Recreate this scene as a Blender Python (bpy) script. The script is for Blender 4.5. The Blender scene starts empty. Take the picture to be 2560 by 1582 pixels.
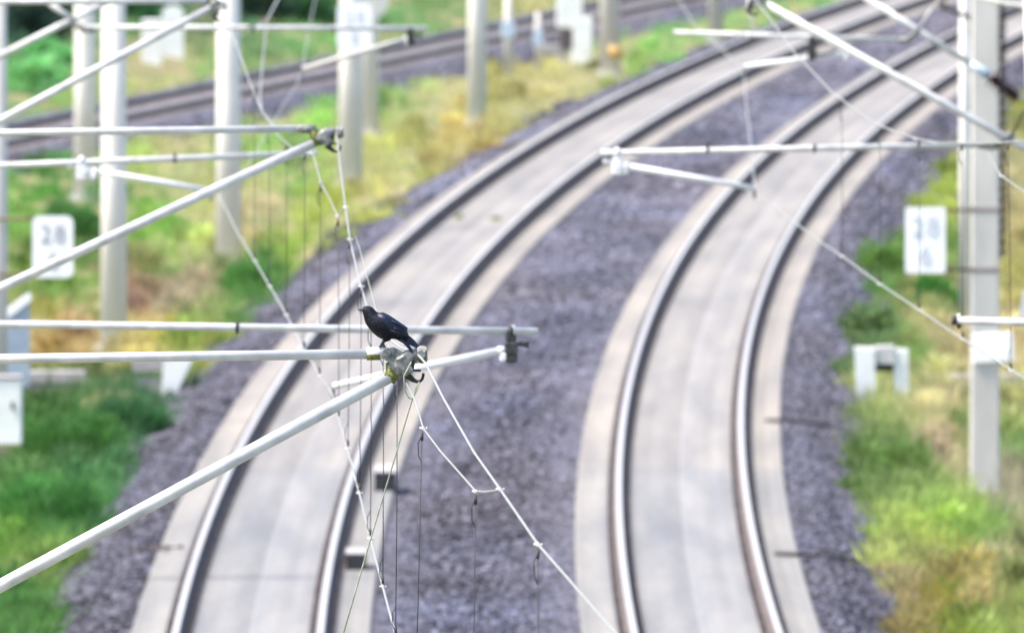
import bpy, math, random
import numpy as np
from mathutils import Vector, Matrix
random.seed(7)
rng = np.random.default_rng(11)
S = bpy.context.scene
COL = S.collection

# ------------------------------------------------------------------ camera
F = 58000.0                 # focal length in pixels of the 2560 px wide frame
PITCH = math.atan(2031.0 / F)
H = 11.7                    # camera height above the rail heads (on a road bridge)
cam_d = bpy.data.cameras.new('camera')
cam = bpy.data.objects.new('camera', cam_d)
COL.objects.link(cam)
cam.location = (0, 0, H)
cam.rotation_euler = (math.pi / 2 - PITCH, 0, 0)
cam_d.sensor_fit = 'HORIZONTAL'
cam_d.sensor_width = 36
cam_d.lens = F / 2560 * 36
cam_d.clip_start = 1
cam_d.clip_end = 6000
cam_d.dof.use_dof = True
cam_d.dof.focus_distance = 124.0
cam_d.dof.aperture_fstop = 10.5
cam_d.dof.aperture_blades = 9
S.camera = cam

# ------------------------------------------------------------------ world, sun, exposure
SUN_EL = math.radians(60)
SUN_AZ = math.radians(-104)          # measured from +Y towards +X
w = bpy.data.worlds.new('World')
S.world = w
w.use_nodes = True
nt = w.node_tree
bg = nt.nodes['Background']
sky = nt.nodes.new('ShaderNodeTexSky')
sky.sky_type = 'NISHITA'
sky.sun_disc = False
sky.sun_elevation = SUN_EL
sky.sun_rotation = SUN_AZ
sky.air_density = 1.0
sky.dust_density = 2.5
nt.links.new(sky.outputs[0], bg.inputs[0])
bg.inputs[1].default_value = 0.15
sd = bpy.data.lights.new('sun', 'SUN')
sd.energy = 3.0
sd.angle = math.radians(10)
sd.color = (1.0, 0.91, 0.78)
sun = bpy.data.objects.new('sun', sd)
COL.objects.link(sun)
sdir = Vector((math.sin(SUN_AZ) * math.cos(SUN_EL), math.cos(SUN_AZ) * math.cos(SUN_EL), math.sin(SUN_EL)))
sun.rotation_euler = sdir.to_track_quat('Z', 'Y').to_euler()
sun.location = (-30, 150, 60)
S.view_settings.view_transform = 'Standard'
S.view_settings.look = 'None'
S.view_settings.gamma = 1
S.view_settings.exposure = 1.42

# ------------------------------------------------------------------ picture -> world helpers
cp, sp = math.cos(PITCH), math.sin(PITCH)
def ray(x, y):
    a = (x - 1280) / F
    b = (791 - y) / F
    return Vector((a, cp + b * sp, -sp + b * cp))
def at(x, y, Y):
    d = ray(x, y)
    return Vector((0, 0, H)) + d * (Y / d.y)
def atz(x, y, z):
    d = ray(x, y)
    return Vector((0, 0, H)) + d * ((z - H) / d.z)
def proj(p):
    dx, dy, dz = p[0], p[1], p[2] - H
    dep = dy * cp - dz * sp
    return 1280 + F * dx / dep, 791 - F * (dy * sp + dz * cp) / dep

def XL(Y): return 1.3446e-4 * (Y - 257) ** 2 + 5.7e-4 * (Y - 257) - 2.768
def XR(Y): return 1.3062e-4 * (Y - 257) ** 2 - 3.26e-4 * (Y - 257) + 1.9845
def XT(Y): return -8.44 + (Y - 508) * 0.108
T_Z = -1.5
SL = 1.27          # half width of the slab
SHO = 1.05         # ballast shoulder

def smooth(a, b, x):
    t = np.clip((x - a) / (b - a), 0, 1)
    return t * t * (3 - 2 * t)
def zg(X, Y):
    """height of the earth sheet"""
    X = np.asarray(X, float); Y = np.asarray(Y, float)
    dl = XL(Y) - SL - X
    dr = X - XR(Y) - SL
    d = np.maximum(dl, dr)
    z = np.where(d < 0, -0.42, np.interp(d, [0, SHO, SHO + 1.0, 3.2, 5], [-0.36, -0.60, -0.74, -0.9, -0.95]))
    left = np.interp(dl, [4.0, 8.0], [0, 1]) * -0.93
    z = z + np.where(dl > 4, left, 0)
    ut = -(X - XT(Y))
    bank = np.where(ut > 3.0, np.clip((ut - 3.0) * 0.16, 0, 4.5), 0)
    z = z + np.where((Y > 380), bank, bank * np.clip((Y - 300) / 80, 0, 1))
    z = z + np.where(np.abs(ut) < 3.0, -0.1 * (1 - smooth(2.4, 3.0, np.abs(ut))), 0)
    return z
def ground(x, y):
    d = ray(x, y)
    lo, hi = 60.0, 2500.0
    ts = np.linspace(150, 1200, 2200)
    px = d.x / d.y * ts; pz = H + d.z / d.y * ts
    g = zg(px, ts)
    k = np.argmax(pz < g)
    if not (pz[k] < g[k]): k = len(ts) - 1
    Y = ts[k]
    return Vector((px[k], Y, float(g[k])))

# ------------------------------------------------------------------ materials
def new_mat(name):
    m = bpy.data.materials.new(name); m.use_nodes = True
    return m, m.node_tree, m.node_tree.nodes['Principled BSDF']
def noise_mat(name, c1, c2, scale, rough=0.7, metal=0.0, bump=0.0, detail=6, coords='Object', stretch=(1, 1, 1), lo=0.35, hi=0.65, spec=0.4, c3=None):
    m, t, b = new_mat(name)
    tc = t.nodes.new('ShaderNodeTexCoord'); mp = t.nodes.new('ShaderNodeMapping')
    mp.inputs['Scale'].default_value = stretch
    n = t.nodes.new('ShaderNodeTexNoise'); n.inputs['Scale'].default_value = scale; n.inputs['Detail'].default_value = detail
    r = t.nodes.new('ShaderNodeValToRGB')
    r.color_ramp.elements[0].position = lo; r.color_ramp.elements[1].position = hi
    r.color_ramp.elements[0].color = (*c1, 1); r.color_ramp.elements[1].color = (*c2, 1)
    if c3:
        e = r.color_ramp.elements.new((lo + hi) / 2); e.color = (*c3, 1)
    t.links.new(tc.outputs[coords], mp.inputs[0]); t.links.new(mp.outputs[0], n.inputs['Vector'])
    t.links.new(n.outputs['Fac'], r.inputs[0]); t.links.new(r.outputs[0], b.inputs['Base Color'])
    b.inputs['Roughness'].default_value = rough; b.inputs['Metallic'].default_value = metal
    b.inputs['Specular IOR Level'].default_value = spec
    if bump:
        bn = t.nodes.new('ShaderNodeBump'); bn.inputs['Strength'].default_value = bump; bn.inputs['Distance'].default_value = 0.02
        t.links.new(n.outputs['Fac'], bn.inputs['Height']); t.links.new(bn.outputs[0], b.inputs['Normal'])
    return m
def attr_mat(name, rough=0.8, transl=0.0, mult=1.0, spec=0.3):
    m, t, b = new_mat(name)
    a = t.nodes.new('ShaderNodeAttribute'); a.attribute_name = 'Col'
    t.links.new(a.outputs['Color'], b.inputs['Base Color'])
    b.inputs['Roughness'].default_value = rough
    b.inputs['Specular IOR Level'].default_value = spec
    if transl:
        tr = t.nodes.new('ShaderNodeBsdfTranslucent'); mx = t.nodes.new('ShaderNodeMixShader')
        t.links.new(a.outputs['Color'], tr.inputs[0]); mx.inputs[0].default_value = transl
        t.links.new(b.outputs[0], mx.inputs[1]); t.links.new(tr.outputs[0], mx.inputs[2])
        t.links.new(mx.outputs[0], t.nodes['Material Output'].inputs[0])
    return m

M = {}
M['galv'] = noise_mat('galvanised_metal', (0.40, 0.405, 0.41), (0.60, 0.605, 0.60), 6, 0.5, 0.0, detail=8, spec=0.5)
M['galv_bright'] = noise_mat('bright_aluminium', (0.64, 0.65, 0.66), (0.74, 0.745, 0.75), 12, 0.45, 0.0, spec=0.5)
M['grey_cast'] = noise_mat('weathered_cast_fitting', (0.07, 0.075, 0.07), (0.32, 0.33, 0.33), 28, 0.6, 0.3, bump=0.2, lo=0.3, hi=0.7)
M['dark'] = noise_mat('dark_fitting', (0.02, 0.022, 0.025), (0.06, 0.06, 0.06), 30, 0.6, 0.2)
M['lichen'] = noise_mat('lichen', (0.08, 0.095, 0.025), (0.20, 0.21, 0.06), 60, 0.9, bump=0.6)
M['wire'] = noise_mat('oxidised_copper_wire', (0.22, 0.225, 0.215), (0.34, 0.345, 0.33), 20, 0.5, 0.2)
M['wire_green'] = noise_mat('green_copper_rope', (0.20, 0.24, 0.17), (0.34, 0.37, 0.28), 30, 0.6, 0.1)
M['dropper'] = noise_mat('dark_bronze_rope', (0.022, 0.022, 0.03), (0.06, 0.055, 0.06), 30, 0.6, 0.1)
M['mast'] = noise_mat('spun_concrete', (0.58, 0.56, 0.52), (0.74, 0.72, 0.68), 2.2, 0.85, stretch=(1, 1, 0.35), bump=0.1)
M['mast_grey'] = noise_mat('grey_concrete', (0.47, 0.455, 0.425), (0.58, 0.565, 0.53), 2.5, 0.85, stretch=(1, 1, 0.3), bump=0.1)
M['concrete'] = noise_mat('pale_concrete', (0.42, 0.42, 0.41), (0.60, 0.60, 0.58), 4, 0.85, bump=0.2)
M['concrete_grey'] = noise_mat('grey_trough_concrete', (0.26, 0.25, 0.25), (0.38, 0.36, 0.37), 4, 0.85, bump=0.2)
M['white'] = noise_mat('white_enamel', (0.86, 0.87, 0.88), (0.90, 0.905, 0.91), 6, 0.4, spec=0.5)
M['cabinet'] = noise_mat('white_cabinet_paint', (0.70, 0.72, 0.70), (0.82, 0.83, 0.80), 3, 0.5)
M['blue_grey'] = noise_mat('blue_grey_panel', (0.25, 0.31, 0.39), (0.34, 0.41, 0.50), 3, 0.6)
M['digits'] = noise_mat('sign_black', (0.20, 0.20, 0.23), (0.27, 0.27, 0.30), 20, 0.6)
M['digits_faded'] = noise_mat('sign_faded_grey', (0.46, 0.49, 0.57), (0.54, 0.57, 0.64), 20, 0.6)
M['insul'] = noise_mat('brown_glaze', (0.030, 0.012, 0.013), (0.055, 0.022, 0.024), 10, 0.3, spec=0.6)
M['blue_metal'] = noise_mat('pale_blue_fitting', (0.38, 0.47, 0.58), (0.50, 0.60, 0.70), 10, 0.4, 0.2)
M['orange'] = noise_mat('orange_paint', (0.56, 0.37, 0.13), (0.62, 0.42, 0.16), 10, 0.6)
M['rail_side'] = noise_mat('rusty_rail_side', (0.085, 0.068, 0.067), (0.15, 0.12, 0.115), 3, 0.8)
M['rail_head'] = noise_mat('polished_rail_head', (0.36, 0.35, 0.35), (0.42, 0.41, 0.41), 5, 0.5, 0.15, spec=0.5)
M['fasten'] = noise_mat('dark_rail_fastening', (0.08, 0.068, 0.07), (0.14, 0.12, 0.12), 5, 0.9, spec=0.1)
M['sleeper'] = noise_mat('brown_sleeper', (0.20, 0.175, 0.175), (0.30, 0.27, 0.265), 3, 0.9)
M['rail_old'] = noise_mat('old_rail_head', (0.30, 0.29, 0.30), (0.38, 0.37, 0.38), 5, 0.4, 0.6)
M['stem'] = noise_mat('stem_brown', (0.10, 0.075, 0.05), (0.17, 0.13, 0.08), 8, 0.9)
M['leaf'] = attr_mat('leaf', 0.7, 0.38)
M['stone'] = attr_mat('ballast_stone', 0.9, 0)
M['feather'] = noise_mat('black_blue_feather', (0.0015, 0.004, 0.014), (0.004, 0.012, 0.042), 55, 0.45, spec=0.35, stretch=(1, 1, 1.6))  # blue sky sheen of wings and tail put into the base colour
M['feather_dark'] = noise_mat('black_feather', (0.001, 0.002, 0.006), (0.003, 0.005, 0.014), 60, 0.6, spec=0.22, bump=0.3)
M['beak'] = noise_mat('dark_beak', (0.03, 0.035, 0.04), (0.07, 0.08, 0.085), 60, 0.35)

# earth sheet
def earth_mat():
    m, t, b = new_mat('verge_soil')
    tc = t.nodes.new('ShaderNodeTexCoord')
    n1 = t.nodes.new('ShaderNodeTexNoise'); n1.inputs['Scale'].default_value = 0.35; n1.inputs['Detail'].default_value = 8
    n2 = t.nodes.new('ShaderNodeTexNoise'); n2.inputs['Scale'].default_value = 7; n2.inputs['Detail'].default_value = 6
    r = t.nodes.new('ShaderNodeValToRGB')
    r.color_ramp.elements[0].position = 0.35; r.color_ramp.elements[1].position = 0.66
    r.color_ramp.elements[0].color = (0.10, 0.13, 0.05, 1); r.color_ramp.elements[1].color = (0.24, 0.20, 0.11, 1)
    mx = t.nodes.new('ShaderNodeMath'); mx.operation = 'ADD'
    ml = t.nodes.new('ShaderNodeMath'); ml.operation = 'MULTIPLY_ADD'; ml.inputs[1].default_value = 0.4; ml.inputs[2].default_value = -0.2
    t.links.new(tc.outputs['Object'], n1.inputs['Vector']); t.links.new(tc.outputs['Object'], n2.inputs['Vector'])
    t.links.new(n2.outputs['Fac'], ml.inputs[0]); t.links.new(n1.outputs['Fac'], mx.inputs[0]); t.links.new(ml.outputs[0], mx.inputs[1])
    t.links.new(mx.outputs[0], r.inputs[0]); t.links.new(r.outputs[0], b.inputs['Base Color'])
    b.inputs['Roughness'].default_value = 0.95; b.inputs['Specular IOR Level'].default_value = 0.1
    bn = t.nodes.new('ShaderNodeBump'); bn.inputs['Strength'].default_value = 0.5; bn.inputs['Distance'].default_value = 0.08
    t.links.new(n2.outputs['Fac'], bn.inputs['Height']); t.links.new(bn.outputs[0], b.inputs['Normal'])
    return m
M['earth'] = earth_mat()
def ballast_mat():
    m, t, b = new_mat('ballast_bed')
    tc = t.nodes.new('ShaderNodeTexCoord')
    v = t.nodes.new('ShaderNodeTexVoronoi'); v.inputs['Scale'].default_value = 18
    r = t.nodes.new('ShaderNodeValToRGB')
    r.color_ramp.elements[0].color = (0.04, 0.04, 0.055, 1); r.color_ramp.elements[1].color = (0.12, 0.115, 0.15, 1)
    sx = t.nodes.new('ShaderNodeSeparateXYZ')
    t.links.new(tc.outputs['Object'], v.inputs['Vector']); t.links.new(v.outputs['Color'], sx.inputs[0])
    t.links.new(sx.outputs[0], r.inputs[0]); t.links.new(r.outputs[0], b.inputs['Base Color'])
    b.inputs['Roughness'].default_value = 0.95
    bn = t.nodes.new('ShaderNodeBump'); bn.inputs['Strength'].default_value = 0.8; bn.inputs['Distance'].default_value = 0.04
    t.links.new(v.outputs['Distance'], bn.inputs['Height']); t.links.new(bn.outputs[0], b.inputs['Normal'])
    return m
M['ballast'] = ballast_mat()
def slab_mat():
    """concrete track slab; UV.x = metres across from the centre, UV.y = metres along"""
    m, t, b = new_mat('track_slab_concrete')
    uv = t.nodes.new('ShaderNodeUVMap')
    mp = t.nodes.new('ShaderNodeMapping'); mp.inputs['Scale'].default_value = (1.2, 0.055, 1)
    n = t.nodes.new('ShaderNodeTexNoise'); n.inputs['Scale'].default_value = 1.6; n.inputs['Detail'].default_value = 5
    mp2 = t.nodes.new('ShaderNodeMapping'); mp2.inputs['Scale'].default_value = (1.0, 0.22, 1)
    n2 = t.nodes.new('ShaderNodeTexNoise'); n2.inputs['Scale'].default_value = 9; n2.inputs['Detail'].default_value = 8
    t.links.new(uv.outputs[0], mp.inputs[0]); t.links.new(mp.outputs[0], n.inputs['Vector'])
    t.links.new(uv.outputs[0], mp2.inputs[0]); t.links.new(mp2.outputs[0], n2.inputs['Vector'])
    r = t.nodes.new('ShaderNodeValToRGB')
    r.color_ramp.elements[0].position = 0.30; r.color_ramp.elements[1].position = 0.68
    r.color_ramp.elements[0].color = (0.178, 0.180, 0.190, 1); r.color_ramp.elements[1].color = (0.258, 0.248, 0.240, 1)
    ad = t.nodes.new('ShaderNodeMath'); ad.operation = 'MULTIPLY_ADD'; ad.inputs[1].default_value = 0.35
    t.links.new(n2.outputs['Fac'], ad.inputs[0]); 
    sb = t.nodes.new('ShaderNodeMath'); sb.operation = 'SUBTRACT'; sb.inputs[1].default_value = 0.175
    t.links.new(n.outputs['Fac'], sb.inputs[0]); t.links.new(sb.outputs[0], ad.inputs[2]); t.links.new(ad.outputs[0], r.inputs[0])
    # cross joints every 6.5 m
    sx = t.nodes.new('ShaderNodeSeparateXYZ'); t.links.new(uv.outputs[0], sx.inputs[0])
    md = t.nodes.new('ShaderNodeMath'); md.operation = 'MODULO'; md.inputs[1].default_value = 6.5
    t.links.new(sx.outputs[1], md.inputs[0])
    lt = t.nodes.new('ShaderNodeMath'); lt.operation = 'LESS_THAN'; lt.inputs[1].default_value = 0.18
    t.links.new(md.outputs[0], lt.inputs[0])
    ab = t.nodes.new('ShaderNodeMath'); ab.operation = 'ABSOLUTE'; t.links.new(sx.outputs[0], ab.inputs[0])
    lc = t.nodes.new('ShaderNodeMath'); lc.operation = 'LESS_THAN'; lc.inputs[1].default_value = 0.022
    t.links.new(ab.outputs[0], lc.inputs[0])
    m1 = t.nodes.new('ShaderNodeMixRGB'); m1.inputs[2].default_value = (0.20, 0.20, 0.21, 1)
    ml = t.nodes.new('ShaderNodeMath'); ml.operation = 'MULTIPLY'; ml.inputs[1].default_value = 0.5
    t.links.new(lt.outputs[0], ml.inputs[0]); t.links.new(ml.outputs[0], m1.inputs[0]); t.links.new(r.outputs[0], m1.inputs[1])
    m2 = t.nodes.new('ShaderNodeMixRGB'); m2.inputs[2].default_value = (0.37, 0.37, 0.38, 1)
    ml2 = t.nodes.new('ShaderNodeMath'); ml2.operation = 'MULTIPLY'; ml2.inputs[1].default_value = 0.16
    t.links.new(lc.outputs[0], ml2.inputs[0]); t.links.new(ml2.outputs[0], m2.inputs[0]); t.links.new(m1.outputs[0], m2.inputs[1])
    ls = t.nodes.new('ShaderNodeMath'); ls.operation = 'LESS_THAN'; ls.inputs[1].default_value = 286.0     # cooler, greyer tone over the near stretch
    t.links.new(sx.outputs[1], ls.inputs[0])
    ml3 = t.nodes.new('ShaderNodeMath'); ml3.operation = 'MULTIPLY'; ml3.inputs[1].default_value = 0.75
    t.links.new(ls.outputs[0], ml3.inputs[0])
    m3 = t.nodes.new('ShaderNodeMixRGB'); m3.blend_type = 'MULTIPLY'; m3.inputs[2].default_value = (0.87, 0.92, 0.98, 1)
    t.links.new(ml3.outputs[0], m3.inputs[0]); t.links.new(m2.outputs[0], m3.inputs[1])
    wv = t.nodes.new('ShaderNodeTexNoise'); wv.noise_dimensions = '1D'; wv.inputs['Scale'].default_value = 3.5; wv.inputs['Detail'].default_value = 3
    t.links.new(sx.outputs[0], wv.inputs['W'])
    wr = t.nodes.new('ShaderNodeMapRange'); wr.inputs[1].default_value = 0.35; wr.inputs[2].default_value = 0.65; wr.inputs[3].default_value = 0.88; wr.inputs[4].default_value = 1.06
    t.links.new(wv.outputs['Fac'], wr.inputs[0])
    m4 = t.nodes.new('ShaderNodeMixRGB'); m4.blend_type = 'MULTIPLY'; m4.inputs[0].default_value = 1.0
    t.links.new(m3.outputs[0], m4.inputs[1]); t.links.new(wr.outputs[0], m4.inputs[2])
    gs = t.nodes.new('ShaderNodeMath'); gs.operation = 'GREATER_THAN'; gs.inputs[1].default_value = 0.93
    t.links.new(ab.outputs[0], gs.inputs[0])
    m5 = t.nodes.new('ShaderNodeMixRGB'); m5.blend_type = 'MULTIPLY'; m5.inputs[2].default_value = (1.09, 1.06, 1.01, 1)
    t.links.new(gs.outputs[0], m5.inputs[0]); t.links.new(m4.outputs[0], m5.inputs[1])
    t.links.new(m5.outputs[0], b.inputs['Base Color'])
    b.inputs['Roughness'].default_value = 1.0; b.inputs['Specular IOR Level'].default_value = 0.0
    bn = t.nodes.new('ShaderNodeBump'); bn.inputs['Strength'].default_value = 0.25; bn.inputs['Distance'].default_value = 0.01
    t.links.new(n2.outputs['Fac'], bn.inputs['Height']); t.links.new(bn.outputs[0], b.inputs['Normal'])
    return m
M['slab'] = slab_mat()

# ------------------------------------------------------------------ mesh helpers
class MB:
    def __init__(s): s.v = []; s.f = []; s.mi = []; s.sm = []
    def add(s, verts, faces, mi=0, smooth=False):
        o = len(s.v); s.v += [Vector(p) for p in verts]
        for fc in faces:
            s.f.append([i + o for i in fc]); s.mi.append(mi); s.sm.append(smooth)
        return s
    def tube(s, pts, r, seg=10, cap=True, mi=0):
        pts = [Vector(p) for p in pts]; n = len(pts)
        rs = r if isinstance(r, (list, tuple)) else [r] * n
        vs = []; prev = None
        for i, p in enumerate(pts):
            a = pts[max(i - 1, 0)]; b = pts[min(i + 1, n - 1)]
            d = (b - a).normalized()
            up = Vector((0, 0, 1)) if abs(d.z) < 0.95 else Vector((1, 0, 0))
            e1 = d.cross(up).normalized(); e2 = d.cross(e1).normalized()
            if prev is not None and e1.dot(prev) < 0: e1 = -e1; e2 = -e2
            prev = e1
            for k in range(seg):
                t = 2 * math.pi * k / seg
                vs.append(p + (e1 * math.cos(t) + e2 * math.sin(t)) * rs[i])
        fs = []
        for i in range(n - 1):
            for k in range(seg):
                k2 = (k + 1) % seg
                fs.append((i * seg + k, i * seg + k2, (i + 1) * seg + k2, (i + 1) * seg + k))
        s.add(vs, fs, mi, True)
        if cap:
            o = len(s.v) - len(vs)
            s.f.append([o + k for k in range(seg)][::-1]); s.mi.append(mi); s.sm.append(False)
            s.f.append([o + (n - 1) * seg + k for k in range(seg)]); s.mi.append(mi); s.sm.append(False)
        return s
    def box(s, c, size, rot=None, bev=0.0, mi=0):
        c = Vector(c); sx, sy, sz = [q / 2 for q in size]
        if bev <= 0:
            vs = [Vector((x * sx, y * sy, z * sz)) for z in (-1, 1) for y in (-1, 1) for x in (-1, 1)]
            fs = [(0, 2, 3, 1), (4, 5, 7, 6), (0, 1, 5, 4), (2, 6, 7, 3), (0, 4, 6, 2), (1, 3, 7, 5)]
        else:
            vs = []; fs = []
            b = min(bev, sx * .9, sy * .9, sz * .9)
            idx = {}
            for x in (-1, 1):
                for y in (-1, 1):
                    for z in (-1, 1):
                        for ax in range(3):
                            p = [x * (sx - b), y * (sy - b), z * (sz - b)]
                            p[ax] = (x, y, z)[ax] * (sx, sy, sz)[ax]
                            idx[(x, y, z, ax)] = len(vs); vs.append(Vector(p))
            for ax in range(3):
                o1, o2 = (ax + 1) % 3, (ax + 2) % 3
                for sgn in (-1, 1):
                    q = []
                    for a1, a2 in ((-1, -1), (1, -1), (1, 1), (-1, 1)):
                        k = [0, 0, 0]; k[ax] = sgn; k[o1] = a1; k[o2] = a2
                        q.append(idx[(*k, ax)])
                    fs.append(q if sgn > 0 else q[::-1])
                for a1 in (-1, 1):
                    for a2 in (-1, 1):
                        q = []
                        for sg, axx in ((-1, o1), (1, o1), (1, o2), (-1, o2)):
                            k = [0, 0, 0]; k[ax] = sg; k[o1] = a1; k[o2] = a2
                            q.append(idx[(*k, axx)])
                        fs.append(q)
            for x in (-1, 1):
                for y in (-1, 1):
                    for z in (-1, 1):
                        fs.append([idx[(x, y, z, a)] for a in range(3)])
        if rot is not None: vs = [rot @ p for p in vs]
        s.add([p + c for p in vs], fs, mi)
        return s
    def loft(s, rings, mi=0, smooth=True, cap=True):
        n = len(rings[0]); vs = [p for r in rings for p in r]; fs = []
        for i in range(len(rings) - 1):
            for k in range(n):
                k2 = (k + 1) % n
                fs.append((i * n + k, i * n + k2, (i + 1) * n + k2, (i + 1) * n + k))
        if cap:
            fs.append(list(range(n))[::-1]); fs.append([(len(rings) - 1) * n + k for k in range(n)])
        return s.add(vs, fs, mi, smooth)
    def prism(s, outline, depth_vec, mi=0):
        n = len(outline); a = [Vector(p) for p in outline]; d = Vector(depth_vec)
        fs = [list(range(n)), [n + k for k in range(n)][::-1]]
        for k in range(n):
            k2 = (k + 1) % n
            fs.append((k, n + k, n + k2, k2))
        return s.add(a + [p + d for p in a], fs, mi)
    def build(s, name, mats, parent=None):
        me = bpy.data.meshes.new(name)
        off = Vector((0, 0, 0)) if parent is None else wloc(parent)
        me.from_pydata([tuple(p - off) for p in s.v], [], s.f)
        mats = mats if isinstance(mats, (list, tuple)) else [mats]
        for m in mats: me.materials.append(m)
        me.polygons.foreach_set('material_index', s.mi)
        me.polygons.foreach_set('use_smooth', s.sm)
        import bmesh
        bm = bmesh.new(); bm.from_mesh(me); bmesh.ops.recalc_face_normals(bm, faces=bm.faces); bm.to_mesh(me); bm.free()
        me.update()
        o = bpy.data.objects.new(name, me); COL.objects.link(o)
        if parent is not None: o.parent = parent
        return o
def wloc(o):
    p = Vector(o.location)
    while o.parent: o = o.parent; p = p + Vector(o.location)
    return p
def tag(o, label=None, cat=None, group=None, kind=None):
    if label: o['label'] = label
    if cat: o['category'] = cat
    if group: o['group'] = group
    if kind: o['kind'] = kind
    return o
def thing(name, label, cat, loc=(0, 0, 0), group=None):
    o = bpy.data.objects.new(name, None); COL.objects.link(o); o.location = loc
    o.empty_display_size = 0.3
    return tag(o, label, cat, group)
def np_mesh(name, verts, faces, mat, col=None, parent=None, smooth=False):
    """verts (n,3), faces (m,k) arrays"""
    me = bpy.data.meshes.new(name)
    m, k = faces.shape
    me.vertices.add(len(verts)); me.vertices.foreach_set('co', np.ascontiguousarray(verts, np.float32).ravel())
    me.loops.add(m * k); me.loops.foreach_set('vertex_index', np.ascontiguousarray(faces, np.int32).ravel())
    me.polygons.add(m); me.polygons.foreach_set('loop_start', np.arange(0, m * k, k, dtype=np.int32))
    me.polygons.foreach_set('loop_total', np.full(m, k, np.int32))
    if smooth: me.polygons.foreach_set('use_smooth', np.ones(m, bool))
    me.update(calc_edges=True)
    if col is not None:
        a = me.color_attributes.new('Col', 'FLOAT_COLOR', 'POINT')
        a.data.foreach_set('color', np.c_[col, np.ones(len(col))].astype(np.float32).ravel())
    me.materials.append(mat)
    o = bpy.data.objects.new(name, me); COL.objects.link(o)
    if parent is not None: o.parent = parent
    return o

# ------------------------------------------------------------------ earth sheet
Ys = np.concatenate([np.linspace(-300, 90, 14), np.arange(100, 720, 3.0), np.linspace(730, 3000, 24)])
us = np.concatenate([[-2500, -900, -350, -150, -90, -70], np.arange(-60, -9, 1.0), np.arange(-9, 14, 0.25), np.arange(14, 60, 2.0), [80, 150, 350, 900, 2500]])
UU, YY = np.meshgrid(us, Ys)
XX = UU + XL(np.clip(YY, -300, 900))
ZZ = zg(XX, np.clip(YY, -300, 900))
ZZ += 0.035 * np.sin(XX * 2.1 + YY * 0.7) * np.cos(YY * 0.31 - XX * 1.3) * (np.abs(XX) < 100)
nr, nc = UU.shape
idx = np.arange(nr * nc).reshape(nr, nc)
fa = np.stack([idx[:-1, :-1], idx[:-1, 1:], idx[1:, 1:], idx[1:, :-1]], -1).reshape(-1, 4)
g = np_mesh('ground', np.stack([XX, YY, ZZ], -1).reshape(-1, 3), fa, M['earth'], smooth=True)
tag(g, kind='structure')

# ------------------------------------------------------------------ ballast beds
PY = np.arange(60, 690, 2.0)
def ballast_bed(name, prof):
    """prof(Y) -> list of (x, z)"""
    V = []; n = None
    for Y in PY:
        p = prof(Y); n = len(p)
        V += [(x, Y, z) for x, z in p]
    V = np.array(V); idx = np.arange(len(V)).reshape(-1, n)
    fa = np.stack([idx[:-1, :-1], idx[:-1, 1:], idx[1:, 1:], idx[1:, :-1]], -1).reshape(-1, 4)
    o = np_mesh(name, V, fa, M['ballast'], smooth=True)
    return tag(o, kind='structure')
def jit(): return random.uniform(-0.12, 0.12)
ballast_bed('ballast', lambda Y: [(XL(Y) - SL - SHO - 0.15 + jit(), -0.60), (XL(Y) - SL - SHO * 0.6, -0.43), (XL(Y) - SL - 0.3, -0.25), (XL(Y) - SL + 0.1, -0.235)])
ballast_bed('ballast', lambda Y: [(XL(Y) + SL - 0.1, -0.235), (XL(Y) + SL + 0.5, -0.26), ((XL(Y) + XR(Y)) / 2, -0.28), (XR(Y) - SL - 0.5, -0.26), (XR(Y) - SL + 0.1, -0.235)])
ballast_bed('ballast', lambda Y: [(XR(Y) + SL - 0.1, -0.235), (XR(Y) + SL + 0.3, -0.25), (XR(Y) + SL + SHO * 0.6, -0.43), (XR(Y) + SL + SHO + 0.15 + jit(), -0.60)])
ballast_bed('ballast', lambda Y: [(XT(Y) - 2.6 + jit(), T_Z - 0.55), (XT(Y) - 1.9, T_Z - 0.2), (XT(Y), T_Z - 0.19), (XT(Y) + 1.9, T_Z - 0.2), (XT(Y) + 2.9 + jit(), T_Z - 0.6)])

# loose stones: real relief on the ballast beds
def ico():
    t = (1 + 5 ** 0.5) / 2
    v = np.array([(-1, t, 0), (1, t, 0), (-1, -t, 0), (1, -t, 0), (0, -1, t), (0, 1, t), (0, -1, -t), (0, 1, -t), (t, 0, -1), (t, 0, 1), (-t, 0, -1), (-t, 0, 1)], float)
    v /= np.linalg.norm(v[0])
    f = np.array([(0, 11, 5), (0, 5, 1), (0, 1, 7), (0, 7, 10), (0, 10, 11), (1, 5, 9), (5, 11, 4), (11, 10, 2), (10, 7, 6), (7, 1, 8), (3, 9, 4), (3, 4, 2), (3, 2, 6), (3, 6, 8), (3, 8, 9), (4, 9, 5), (2, 4, 11), (6, 2, 10), (8, 6, 7), (9, 8, 1)])
    return v, f
IV, IF = ico()
def value_noise(x, y, seed):
    r = np.random.default_rng(seed); G = r.random((64, 64))
    xi = np.floor(x).astype(int); yi = np.floor(y).astype(int); fx = x - xi; fy = y - yi
    fx = fx * fx * (3 - 2 * fx); fy = fy * fy * (3 - 2 * fy)
    g = lambda a, b: G[a % 64, b % 64]
    return (g(xi, yi) * (1 - fx) + g(xi + 1, yi) * fx) * (1 - fy) + (g(xi, yi + 1) * (1 - fx) + g(xi + 1, yi + 1) * fx) * fy
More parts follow.
